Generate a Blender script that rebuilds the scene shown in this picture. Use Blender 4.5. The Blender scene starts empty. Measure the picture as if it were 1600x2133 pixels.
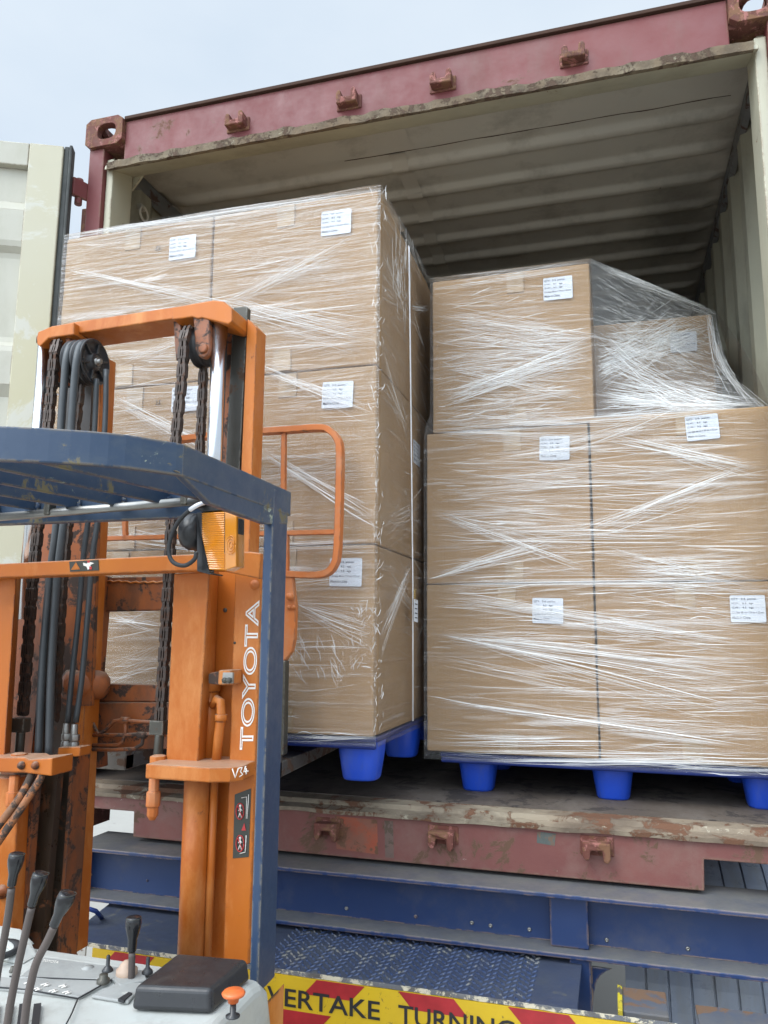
import bpy, bmesh, math, random
from mathutils import Vector, Matrix, noise
from math import sin, cos, pi, radians
random.seed(7)
S = bpy.context.scene
COL = S.collection

# ------------------------------------------------------------------ camera
CL = Vector((1.8744, -2.2862, 0.6505)); YAW, PITCH, ROLL, FPX = -.2854, .155, .0073, 1618.3
cy, sy, cp, sp, cr, sr = cos(YAW), sin(YAW), cos(PITCH), sin(PITCH), cos(ROLL), sin(ROLL)
CF = Vector((sy*cp, cy*cp, sp)); _r = Vector((cy, -sy, 0)); _u = _r.cross(CF)
CR = cr*_r + sr*_u; CU = -sr*_r + cr*_u
cam = bpy.data.cameras.new('camera'); co = bpy.data.objects.new('camera', cam); COL.objects.link(co)
co.matrix_world = Matrix(((CR.x, CU.x, -CF.x, CL.x), (CR.y, CU.y, -CF.y, CL.y), (CR.z, CU.z, -CF.z, CL.z), (0, 0, 0, 1)))
cam.sensor_fit = 'VERTICAL'; cam.sensor_height = 32.0; cam.lens = 32.0*FPX/2133.0
cam.clip_start = .05; cam.clip_end = 600
S.camera = co
S.render.resolution_x, S.render.resolution_y = 768, 1024
S.view_settings.view_transform = 'Standard'; S.view_settings.look = 'None'; S.view_settings.gamma = 1
S.view_settings.exposure = 0.0
S.render.engine = 'CYCLES'
S.cycles.transparent_max_bounces = 32; S.cycles.max_bounces = 8

def ray(px, py): return CF + CR*((px-800)/FPX) - CU*((py-1066.5)/FPX)
def PY(px, py, Y): d = ray(px, py); return CL + d*((Y-CL.y)/d.y)
def PZ(px, py, Z): d = ray(px, py); return CL + d*((Z-CL.z)/d.z)
def PX(px, py, X): d = ray(px, py); return CL + d*((X-CL.x)/d.x)

# ------------------------------------------------------------------ world and sun
SUN_EL, SUN_AZ = radians(48), radians(212)      # azimuth of the sun measured from +y towards +x
w = bpy.data.worlds.new('World'); S.world = w; w.use_nodes = True
nt = w.node_tree; nt.nodes.clear(); N = nt.nodes.new; L = nt.links.new
out = N('ShaderNodeOutputWorld'); mixs = N('ShaderNodeMixShader'); b1 = N('ShaderNodeBackground'); b2 = N('ShaderNodeBackground')
sky = N('ShaderNodeTexSky'); sky.sky_type = 'NISHITA'; sky.sun_disc = False
sky.sun_elevation = SUN_EL; sky.sun_rotation = SUN_AZ; sky.air_density = 1.2; sky.dust_density = 3
b1.inputs['Strength'].default_value = .10
tc = N('ShaderNodeTexCoord'); nz = N('ShaderNodeTexNoise'); nz.inputs['Scale'].default_value = 2.2; nz.inputs['Detail'].default_value = 5; nz.inputs['Roughness'].default_value = .5
mp = N('ShaderNodeMapping'); mp.inputs['Scale'].default_value = (1, 1, 2.4)
cr1 = N('ShaderNodeValToRGB'); cr1.color_ramp.elements[0].position = .36; cr1.color_ramp.elements[0].color = (.60, .70, .81, 1)
cr1.color_ramp.elements[1].position = .66; cr1.color_ramp.elements[1].color = (.71, .79, .87, 1)
L(tc.outputs['Generated'], mp.inputs['Vector']); L(mp.outputs['Vector'], nz.inputs['Vector']); L(nz.outputs['Fac'], cr1.inputs['Fac'])
# sky brightened round the out-of-view sun, added to light the fronts
sd = Vector((sin(SUN_AZ)*cos(SUN_EL), cos(SUN_AZ)*cos(SUN_EL), sin(SUN_EL)))
dt = N('ShaderNodeVectorMath'); dt.operation = 'DOT_PRODUCT'; dt.inputs[1].default_value = sd
nm = N('ShaderNodeVectorMath'); nm.operation = 'NORMALIZE'
L(tc.outputs['Generated'], nm.inputs[0]); L(nm.outputs['Vector'], dt.inputs[0])
mr = N('ShaderNodeMapRange'); mr.inputs['From Min'].default_value = .33; mr.inputs['From Max'].default_value = 1
mr.inputs['To Min'].default_value = 1.24; mr.inputs['To Max'].default_value = 5.8; mr.interpolation_type = 'SMOOTHSTEP'
L(dt.outputs['Value'], mr.inputs['Value']); L(mr.outputs['Result'], b2.inputs['Strength'])
L(cr1.outputs['Color'], b2.inputs['Color']); L(sky.outputs['Color'], b1.inputs['Color'])
mixs.inputs['Fac'].default_value = .88
L(b1.outputs[0], mixs.inputs[1]); L(b2.outputs[0], mixs.inputs[2]); L(mixs.outputs[0], out.inputs[0])
sl = bpy.data.lights.new('sun', 'SUN'); sl.energy = 1.3; sl.angle = radians(22); sl.color = (1, .96, .9)
so = bpy.data.objects.new('sun', sl); COL.objects.link(so); so.rotation_euler = (-sd).to_track_quat('-Z', 'Y').to_euler()

# ------------------------------------------------------------------ materials
def newmat(name):
    m = bpy.data.materials.new(name); m.use_nodes = True
    nt = m.node_tree; b = nt.nodes['Principled BSDF']; return m, nt, b
def vec(nt, scale=(1, 1, 1), rot=(0, 0, 0)):
    t = nt.nodes.new('ShaderNodeTexCoord'); m = nt.nodes.new('ShaderNodeMapping')
    m.inputs['Scale'].default_value = scale; m.inputs['Rotation'].default_value = rot
    nt.links.new(t.outputs['Object'], m.inputs['Vector']); return m.outputs['Vector']
def nois(nt, v, scale, detail=6, rough=.6, dist=0):
    n = nt.nodes.new('ShaderNodeTexNoise'); n.inputs['Scale'].default_value = scale; n.inputs['Detail'].default_value = detail
    n.inputs['Roughness'].default_value = rough; n.inputs['Distortion'].default_value = dist
    nt.links.new(v, n.inputs['Vector']); return n.outputs['Fac']
def ramp(nt, f, a, b, lo=0., hi=1.):
    r = nt.nodes.new('ShaderNodeMapRange'); r.inputs['From Min'].default_value = a; r.inputs['From Max'].default_value = b
    r.inputs['To Min'].default_value = lo; r.inputs['To Max'].default_value = hi
    nt.links.new(f, r.inputs['Value']); return r.outputs['Result']
def mixc(nt, fac, a, b):
    m = nt.nodes.new('ShaderNodeMix'); m.data_type = 'RGBA'
    if isinstance(fac, float): m.inputs[0].default_value = fac
    else: nt.links.new(fac, m.inputs[0])
    for i, c in ((6, a), (7, b)):
        if isinstance(c, tuple): m.inputs[i].default_value = (*c, 1)
        else: nt.links.new(c, m.inputs[i])
    return m.outputs[2]
def mul(nt, a, b):
    m = nt.nodes.new('ShaderNodeMath'); m.operation = 'MULTIPLY'
    for i, x in ((0, a), (1, b)):
        if isinstance(x, (int, float)): m.inputs[i].default_value = x
        else: nt.links.new(x, m.inputs[i])
    return m.outputs[0]
def mx(nt, a, b, op='MAXIMUM'):
    m = nt.nodes.new('ShaderNodeMath'); m.operation = op
    for i, x in ((0, a), (1, b)):
        if isinstance(x, (int, float)): m.inputs[i].default_value = x
        else: nt.links.new(x, m.inputs[i])
    return m.outputs[0]
def edge(nt, r):
    b = nt.nodes.new('ShaderNodeBevel'); b.samples = 4; b.inputs['Radius'].default_value = r
    g = nt.nodes.new('ShaderNodeNewGeometry'); d = nt.nodes.new('ShaderNodeVectorMath'); d.operation = 'DOT_PRODUCT'
    nt.links.new(b.outputs[0], d.inputs[0]); nt.links.new(g.outputs['Normal'], d.inputs[1])
    return ramp(nt, d.outputs['Value'], .995, .9)
def updust(nt, colr, dust, amt=.7):
    g = nt.nodes.new('ShaderNodeNewGeometry'); s = nt.nodes.new('ShaderNodeSeparateXYZ'); nt.links.new(g.outputs['Normal'], s.inputs[0])
    f = ramp(nt, s.outputs['Z'], .55, .95, 0, amt)
    n = nois(nt, vec(nt), 14, 6, .7); f = mul(nt, f, ramp(nt, n, .25, .6, .6, 1))
    return mixc(nt, f, colr, dust)
def weathered(name, base, alt=None, rust=(.10, .045, .02), rust_at=.64, chip=None, chip_at=.7, scale=6, rough=.5, metal=0., wear=None, wear_r=.006,
              dust=None, bump=.15, streak=(1, 1, 1), dirt=None, dirt_at=.55, spec=.5, bumps=1.0, dust_amt=.7):
    m, nt, b = newmat(name)
    v = vec(nt); vs = vec(nt, streak)
    c = mixc(nt, ramp(nt, nois(nt, vs, scale*.6, 5, .55), .35, .68), base, alt or tuple(x*.8 for x in base))
    if dirt: c = mixc(nt, mul(nt, ramp(nt, nois(nt, vs, scale*1.3, 8, .7), dirt_at-.08, dirt_at+.10), .8), c, dirt)
    mask = ramp(nt, nois(nt, v, scale*1.7, 10, .72, .4), rust_at-.055, rust_at-.015)
    if wear:
        e = mul(nt, edge(nt, wear_r), ramp(nt, nois(nt, v, scale*6, 5, .7), .42, .52)); c = mixc(nt, e, c, wear)
    c = mixc(nt, mask, c, rust)
    if chip: c = mixc(nt, ramp(nt, nois(nt, vec(nt, streak), scale*3.1, 9, .75, .6), chip_at-.075, chip_at-.05), c, chip)
    if dust: c = updust(nt, c, dust, dust_amt)
    nt.links.new(c, b.inputs['Base Color'])
    rg = ramp(nt, nois(nt, v, scale*4, 5, .7), .3, .75, rough-.1, min(1, rough+.18)); rg = mx(nt, rg, mul(nt, mask, .85)); nt.links.new(rg, b.inputs['Roughness'])
    b.inputs['Metallic'].default_value = metal; b.inputs['Specular IOR Level'].default_value = spec
    bp = nt.nodes.new('ShaderNodeBump'); bp.inputs['Strength'].default_value = bump; bp.inputs['Distance'].default_value = .002*bumps
    h = mx(nt, nois(nt, v, scale*9, 6, .7), mul(nt, mask, .6), 'ADD'); nt.links.new(h, bp.inputs['Height']); nt.links.new(bp.outputs[0], b.inputs['Normal'])
    return m
def plain(name, c, rough=.5, metal=0, spec=.5, var=.15, scale=20):
    m, nt, b = newmat(name); n = nois(nt, vec(nt), scale, 5)
    nt.links.new(mixc(nt, ramp(nt, n, .3, .7), tuple(x*(1-var) for x in c), tuple(min(1, x*(1+var)) for x in c)), b.inputs['Base Color'])
    b.inputs['Roughness'].default_value = rough; b.inputs['Metallic'].default_value = metal; b.inputs['Specular IOR Level'].default_value = spec
    return m
M = {}
M['red'] = weathered('container_red', (.145, .030, .030), (.185, .048, .044), rust=(.12, .05, .03), rust_at=.68, scale=3, rough=.55, wear=(.16, .09, .055), wear_r=.012, dirt=(.15, .06, .05), dirt_at=.6, streak=(1, 1, .35))
M['sillred'] = weathered('sill_red', (.150, .048, .042), (.20, .072, .058), rust=(.12, .065, .04), rust_at=.615, scale=5, rough=.6, wear=(.2, .13, .09), wear_r=.014, dirt=(.19, .095, .078), dirt_at=.56, chip=(.5, .45, .4), chip_at=.735, bump=.35)
M['rustplate'] = weathered('rusty_plate', (.20, .145, .10), (.34, .29, .21), rust=(.14, .065, .035), rust_at=.57, scale=6, rough=.8, dirt=(.12, .09, .065), dirt_at=.50, chip=(.42, .38, .29), chip_at=.69, streak=(.6, 1, 1), bump=.6, bumps=2)
M['castrust'] = weathered('casting_rust', (.15, .045, .032), (.095, .038, .026), rust=(.17, .08, .04), rust_at=.55, scale=9, rough=.8, bump=.5, chip=(.3, .12, .1), chip_at=.62)
M['cream'] = weathered('cream_paint', (.47, .445, .33), (.40, .38, .29), rust=(.16, .07, .03), rust_at=.70, scale=4, rough=.5, dirt=(.33, .30, .22), dirt_at=.58, streak=(1, 1, .4), wear=(.16, .09, .05), wear_r=.008)
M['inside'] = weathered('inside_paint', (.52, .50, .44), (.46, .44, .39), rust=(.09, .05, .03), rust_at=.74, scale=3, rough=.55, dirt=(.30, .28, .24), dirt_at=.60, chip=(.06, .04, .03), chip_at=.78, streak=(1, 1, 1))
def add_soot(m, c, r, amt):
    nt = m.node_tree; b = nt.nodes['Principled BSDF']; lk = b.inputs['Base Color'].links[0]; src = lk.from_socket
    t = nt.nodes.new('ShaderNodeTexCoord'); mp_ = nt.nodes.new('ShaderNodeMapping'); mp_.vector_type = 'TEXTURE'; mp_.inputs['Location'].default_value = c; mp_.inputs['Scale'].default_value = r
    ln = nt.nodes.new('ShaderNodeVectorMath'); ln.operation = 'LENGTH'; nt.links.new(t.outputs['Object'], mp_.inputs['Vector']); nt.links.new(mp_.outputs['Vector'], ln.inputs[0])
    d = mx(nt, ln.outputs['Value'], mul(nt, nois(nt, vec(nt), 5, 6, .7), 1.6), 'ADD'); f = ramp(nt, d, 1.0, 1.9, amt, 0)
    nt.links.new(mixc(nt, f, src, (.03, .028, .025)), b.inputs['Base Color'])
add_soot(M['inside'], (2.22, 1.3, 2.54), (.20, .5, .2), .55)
M['patch'] = weathered('patch_paint', (.54, .515, .45), (.49, .465, .41), rust_at=.8, scale=9, rough=.5)
M['floor'] = weathered('plywood_floor', (.105, .082, .065), (.075, .06, .05), rust=(.05, .04, .035), rust_at=.6, scale=5, rough=.75, dirt=(.15, .125, .105), dirt_at=.52, streak=(1, .4, 1), bump=.4)
M['doorwhite'] = weathered('door_paint', (.47, .455, .385), (.41, .395, .325), rust=(.44, .42, .34), rust_at=.68, scale=3, rough=.45, dirt=(.38, .365, .29), dirt_at=.56, chip=(.2, .17, .12), chip_at=.76, streak=(1, 1, .5), wear=(.2, .14, .08))
M['doorstile'] = weathered('door_stile_paint', (.47, .435, .29), (.47, .445, .35), rust=(.53, .52, .45), rust_at=.60, scale=1.6, chip=(.2, .17, .12), chip_at=.755, rough=.5, wear=(.2, .14, .1))
M['rubber'] = plain('rubber', (.025, .026, .028), .6)
M['gasket'] = weathered('gasket_rubber', (.06, .065, .06), (.035, .035, .035), rust_at=.8, scale=8, rough=.7)
M['orange'] = weathered('orange_paint', (.51, .15, .019), (.40, .10, .012), rust=(.22, .075, .03), rust_at=.70, scale=5, rough=.42, wear=(.07, .04, .03), wear_r=.004, dirt=(.62, .25, .075), dirt_at=.575, chip=(.05, .03, .025), chip_at=.76, streak=(1, 1, .4), dust=(.42, .33, .25), spec=.35)
M['orangedirty'] = weathered('greasy_orange', (.34, .092, .019), (.20, .055, .015), rust=(.05, .03, .022), rust_at=.57, scale=7, rough=.5, wear=(.04, .025, .02), wear_r=.006, dirt=(.12, .05, .025), dirt_at=.5, dust=(.30, .22, .16), streak=(1, 1, .5))
M['orangelight'] = weathered('backrest_orange', (.55, .155, .03), (.48, .135, .03), rust=(.10, .06, .03), rust_at=.68, scale=8, rough=.5, wear=(.05, .035, .03), wear_r=.004, dirt=(.50, .21, .09), dirt_at=.56)
M['steel'] = weathered('greasy_steel', (.045, .042, .036), (.08, .075, .06), rust=(.09, .05, .03), rust_at=.62, scale=8, rough=.4, metal=.4, wear=(.2, .19, .16), streak=(1, 1, .12))
M['forksteel'] = weathered('worn_fork_steel', (.16, .14, .12), (.10, .09, .08), rust=(.12, .07, .045), rust_at=.56, scale=9, rough=.5, metal=.3, wear=(.3, .28, .25))
M['chipedge'] = weathered('chipped_edge', (.13, .14, .16), (.20, .20, .20), rust=(.62, .56, .42), rust_at=.56, scale=16, rough=.7, dirt=(.10, .09, .08), dirt_at=.5, bump=.6)
M['rustyblue'] = weathered('rusty_blue', (.06, .08, .13), (.11, .12, .14), rust=(.17, .10, .06), rust_at=.56, scale=5, rough=.6, dirt=(.14, .13, .12), dirt_at=.5)
M['grease'] = weathered('black_grease', (.018, .014, .010), (.05, .03, .018), rust=(.13, .045, .015), rust_at=.62, scale=7, rough=.32, streak=(1, 1, .15))
M['chainm'] = weathered('chain_steel', (.075, .055, .045), (.045, .036, .032), rust=(.11, .06, .04), rust_at=.6, scale=30, rough=.45, metal=.55)
M['chrome'] = plain('chrome', (.72, .74, .78), .20, 1, var=.03)
M['steelbare'] = plain('bare_steel', (.30, .29, .27), .35, .8)
M['hose'] = weathered('hose_rubber', (.035, .04, .044), (.06, .065, .068), rust_at=.9, scale=12, rough=.42)
M['oldhose'] = weathered('dusty_orange_hose', (.40, .14, .045), (.16, .085, .045), rust=(.06, .04, .03), rust_at=.54, scale=20, rough=.7)
M['navy'] = weathered('navy_guard_paint', (.026, .050, .096), (.036, .062, .108), rust=(.17, .14, .075), rust_at=.635, scale=6, rough=.40, wear=(.24, .18, .10), wear_r=.005, dirt=(.07, .09, .11), dirt_at=.60, chip=(.36, .40, .30), chip_at=.705, streak=(.5, .5, 1))
M['navyleg'] = weathered('navy_leg_paint', (.020, .042, .092), (.026, .050, .10), rust=(.3, .33, .33), rust_at=.74, scale=6, rough=.4, wear=(.32, .27, .17), wear_r=.003, chip=(.55, .56, .5), chip_at=.77)
M['bluestep'] = weathered('step_blue', (.016, .036, .11), (.030, .050, .11), rust=(.13, .13, .12), rust_at=.64, scale=5, rough=.5, dirt=(.07, .085, .11), dirt_at=.56, dust=(.07, .075, .085), dust_amt=.6)
M['tread'] = weathered('tread_blue', (.035, .062, .15), (.06, .085, .16), rust=(.2, .2, .19), rust_at=.6, scale=9, rough=.3)
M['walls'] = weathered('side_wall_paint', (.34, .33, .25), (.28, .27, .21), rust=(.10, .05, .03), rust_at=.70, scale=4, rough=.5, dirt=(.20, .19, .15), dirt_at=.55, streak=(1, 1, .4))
M['darkrail'] = weathered('roof_rail_paint', (.12, .13, .14), (.16, .16, .15), rust=(.08, .05, .04), rust_at=.6, scale=8, rough=.6)
M['deckshade'] = plain('shaded_pallet_deck', (.010, .026, .16), .45, 0, .4, .1, 8)  # pallet blue darkened, painting the shade under the load into the deck
M['drip'] = weathered('drip_edge_rust', (.15, .10, .06), (.22, .18, .12), rust=(.09, .055, .035), rust_at=.58, scale=9, rough=.85, dirt=(.10, .075, .05), dirt_at=.52, chip=(.30, .27, .19), chip_at=.70, bump=.8, bumps=2)
M['blue'] = weathered('trailer_blue', (.012, .032, .108), (.018, .042, .125), rust=(.22, .13, .07), rust_at=.73, scale=4, rough=.42, wear=(.30, .20, .12), wear_r=.006, dirt=(.055, .065, .11), dirt_at=.6, dust=(.17, .165, .15), dust_amt=.92, chip=(.42, .38, .3), chip_at=.80)
M['bluegrey'] = weathered('mudguard_plastic', (.25, .29, .37), (.33, .36, .42), rust=(.1, .1, .1), rust_at=.8, scale=5, rough=.3, dirt=(.26, .27, .28), dirt_at=.55, streak=(3, 1, .3))
M['pallet'] = weathered('pallet_blue', (.014, .075, .56), (.014, .065, .48), rust=(.10, .14, .38), rust_at=.68, scale=7, rough=.42, dirt=(.05, .10, .42), dirt_at=.60, streak=(2, 2, .5), bump=.1)
M['dashw'] = weathered('dash_white', (.49, .50, .47), (.43, .435, .405), rust=(.30, .28, .25), rust_at=.68, scale=6, rough=.45, dirt=(.33, .32, .285), dirt_at=.575)
M['dashg'] = weathered('dash_grey', (.30, .305, .29), (.36, .36, .345), rust=(.48, .47, .43), rust_at=.66, scale=12, rough=.5, dirt=(.24, .24, .23), dirt_at=.55)
M['blackpl'] = weathered('black_plastic', (.018, .018, .02), (.028, .028, .03), rust=(.10, .095, .09), rust_at=.80, scale=10, rough=.33, bump=.1, dirt=(.05, .048, .045), dirt_at=.6)
M['knob'] = plain('knob_plastic', (.012, .012, .014), .18, 0, .6)
M['shaft'] = weathered('worn_shaft', (.10, .075, .065), (.045, .04, .038), rust=(.18, .125, .10), rust_at=.60, scale=3, rough=.5, streak=(1, 1, .6), bump=.05)
M['rustdark'] = plain('dark_rust', (.05, .022, .012), .9)
M['redbtn'] = plain('orange_button', (.75, .16, .04), .35)
M['copper'] = plain('dusty_cap', (.42, .30, .22), .5)
M['yellow'] = weathered('reflective_yellow', (.66, .44, .02), (.58, .38, .02), rust=(.3, .2, .03), rust_at=.72, scale=14, rough=.4, chip=(.25, .17, .03), chip_at=.68)
M['yellowp'] = weathered('yellow_paint', (.62, .50, .03), (.5, .40, .04), rust=(.10, .09, .07), rust_at=.55, scale=16, rough=.5)
M['signred'] = plain('reflective_red', (.36, .025, .03), .4, var=.2)
M['black'] = plain('black_print', (.02, .02, .022), .6)
M['white'] = weathered('white_paint', (.62, .62, .58), (.5, .49, .45), rust=(.2, .12, .07), rust_at=.66, scale=14, rough=.5)
M['decal'] = plain('decal_white', (.80, .76, .70), .5, var=.05)
M['paper'] = plain('label_paper', (.66, .69, .74), .6, var=.03)
M['ink'] = plain('label_ink', (.015, .02, .04), .8)
M['inkdark'] = plain('marker_ink', (.03, .02, .02), .7)
M['decalblk'] = plain('decal_black', (.045, .045, .035), .5)
M['decalred'] = plain('decal_red', (.5, .04, .04), .5)
M['cord'] = plain('white_cord', (.78, .77, .78), .5)
M['brass'] = plain('brass', (.6, .42, .14), .3, 1)
M['concrete'] = weathered('concrete', (.35, .335, .30), (.29, .275, .25), rust=(.24, .23, .21), rust_at=.68, scale=1.2, rough=.85, bump=.3, dirt=(.30, .285, .26), dirt_at=.6)
M['navycloth'] = plain('blue_airhose', (.02, .05, .22), .3)

M['patchred'] = weathered('patch_orange_red', (.34, .072, .03), (.26, .06, .035), rust=(.14, .07, .04), rust_at=.57, scale=9, rough=.6, dirt=(.2, .09, .06), dirt_at=.5)
M['patchgrey'] = weathered('patch_grey', (.07, .085, .08), (.10, .11, .10), rust=(.15, .1, .07), rust_at=.6, scale=20, rough=.7)
M['patchgrey2'] = weathered('worn_grey', (.13, .09, .075), (.17, .10, .08), rust=(.1, .07, .05), rust_at=.55, scale=20, rough=.7)
def cardboard():
    m, nt, b = newmat('cardboard')
    v = vec(nt); c = mixc(nt, ramp(nt, nois(nt, v, 3, 4), .3, .7), (.33, .208, .102), (.385, .247, .127))
    c = mixc(nt, ramp(nt, nois(nt, vec(nt, (60, 60, 1.2)), 3, 3), .35, .75, 0, .35), c, (.40, .255, .135))
    c = mixc(nt, ramp(nt, nois(nt, v, 160, 2), .45, .75, 0, .4), c, (.34, .215, .115))
    oi = nt.nodes.new('ShaderNodeObjectInfo'); c = mixc(nt, mul(nt, oi.outputs['Random'], .30), c, (.38, .235, .12))
    c = mixc(nt, ramp(nt, nois(nt, vec(nt, (1, 1, 1)), 5, 8, .7, 1), .54, .74, 0, .35), c, (.52, .40, .27))
    nt.links.new(c, b.inputs['Base Color']); b.inputs['Roughness'].default_value = .75; b.inputs['Specular IOR Level'].default_value = .25
    bp = nt.nodes.new('ShaderNodeBump'); bp.inputs['Strength'].default_value = .25; bp.inputs['Distance'].default_value = .002
    nt.links.new(nois(nt, vec(nt, (90, 90, 2)), 2, 3), bp.inputs['Height']); nt.links.new(bp.outputs[0], b.inputs['Normal'])
    return m
M['card'] = cardboard()
M['tape'] = plain('brown_tape', (.40, .28, .16), .25)

def film(nm_='stretch_film', lo_=.03, hi_=.24):
    m = bpy.data.materials.new(nm_); m.use_nodes = True; nt = m.node_tree; nt.nodes.clear()
    o = nt.nodes.new('ShaderNodeOutputMaterial'); t = nt.nodes.new('ShaderNodeBsdfTransparent'); t.inputs[0].default_value = (.97, .97, .975, 1)
    g = nt.nodes.new('ShaderNodeBsdfGlossy'); g.inputs['Roughness'].default_value = .17; g.inputs['Color'].default_value = (1, 1, 1, 1)
    a = nois(nt, vec(nt, (1.6, 1.6, 62), (0, .10, 0)), 1, 5, .6, .5); b_ = nois(nt, vec(nt, (2.0, 2.0, 48), (0, -.16, 0)), 1.0, 5, .6, .6)
    c = nois(nt, vec(nt, (6, 6, 14)), 3, 4, .6, 1)
    h = mx(nt, mx(nt, a, b_, 'ADD'), mul(nt, c, .35), 'ADD')
    bp = nt.nodes.new('ShaderNodeBump'); bp.inputs['Strength'].default_value = 1; bp.inputs['Distance'].default_value = .022
    nt.links.new(h, bp.inputs['Height']); nt.links.new(bp.outputs[0], g.inputs['Normal'])
    fr = nt.nodes.new('ShaderNodeFresnel'); fr.inputs['IOR'].default_value = 1.35; nt.links.new(bp.outputs[0], fr.inputs['Normal'])
    d = nt.nodes.new('ShaderNodeBsdfDiffuse'); d.inputs['Color'].default_value = (.8, .8, .8, 1)
    st = mul(nt, ramp(nt, a, .50, .72), ramp(nt, b_, .40, .66)); fd = ramp(nt, st, .05, .6, lo_, hi_)
    m1 = nt.nodes.new('ShaderNodeMixShader'); nt.links.new(fd, m1.inputs[0]); nt.links.new(t.outputs[0], m1.inputs[1]); nt.links.new(d.outputs[0], m1.inputs[2])
    m2 = nt.nodes.new('ShaderNodeMixShader'); nt.links.new(mx(nt, mul(nt, fr.outputs[0], 1.3), .28, 'MINIMUM'), m2.inputs[0]); nt.links.new(m1.outputs[0], m2.inputs[1]); nt.links.new(g.outputs[0], m2.inputs[2])
    nt.links.new(m2.outputs[0], o.inputs[0]); return m
M['film'] = film()
M['filmfold'] = film('doubled_film', .13, .42)
def glint_crease_mat():
    m = bpy.data.materials.new('film_glint_crease'); m.use_nodes = True; nt = m.node_tree; b = nt.nodes['Principled BSDF']; o = nt.nodes['Material Output']
    b.inputs['Base Color'].default_value = (.92, .92, .91, 1); b.inputs['Roughness'].default_value = .18; b.inputs['Specular IOR Level'].default_value = .8  # white put into the colour for the film's reflection streaks
    t = nt.nodes.new('ShaderNodeBsdfTransparent'); at = nt.nodes.new('ShaderNodeAttribute'); at.attribute_name = 'opacity'
    mm = nt.nodes.new('ShaderNodeMixShader'); nt.links.new(at.outputs['Fac'], mm.inputs[0]); nt.links.new(t.outputs[0], mm.inputs[1]); nt.links.new(b.outputs[0], mm.inputs[2])
    nt.links.new(mm.outputs[0], o.inputs[0]); return m
M['crease'] = glint_crease_mat()
def lensmat():
    m, nt, b = newmat('amber_lens'); b.inputs['Base Color'].default_value = (.82, .30, .015, 1); b.inputs['Roughness'].default_value = .15
    b.inputs['Transmission Weight'].default_value = .25; b.inputs['Coat Weight'].default_value = .5; return m
M['lens'] = lensmat()

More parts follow.
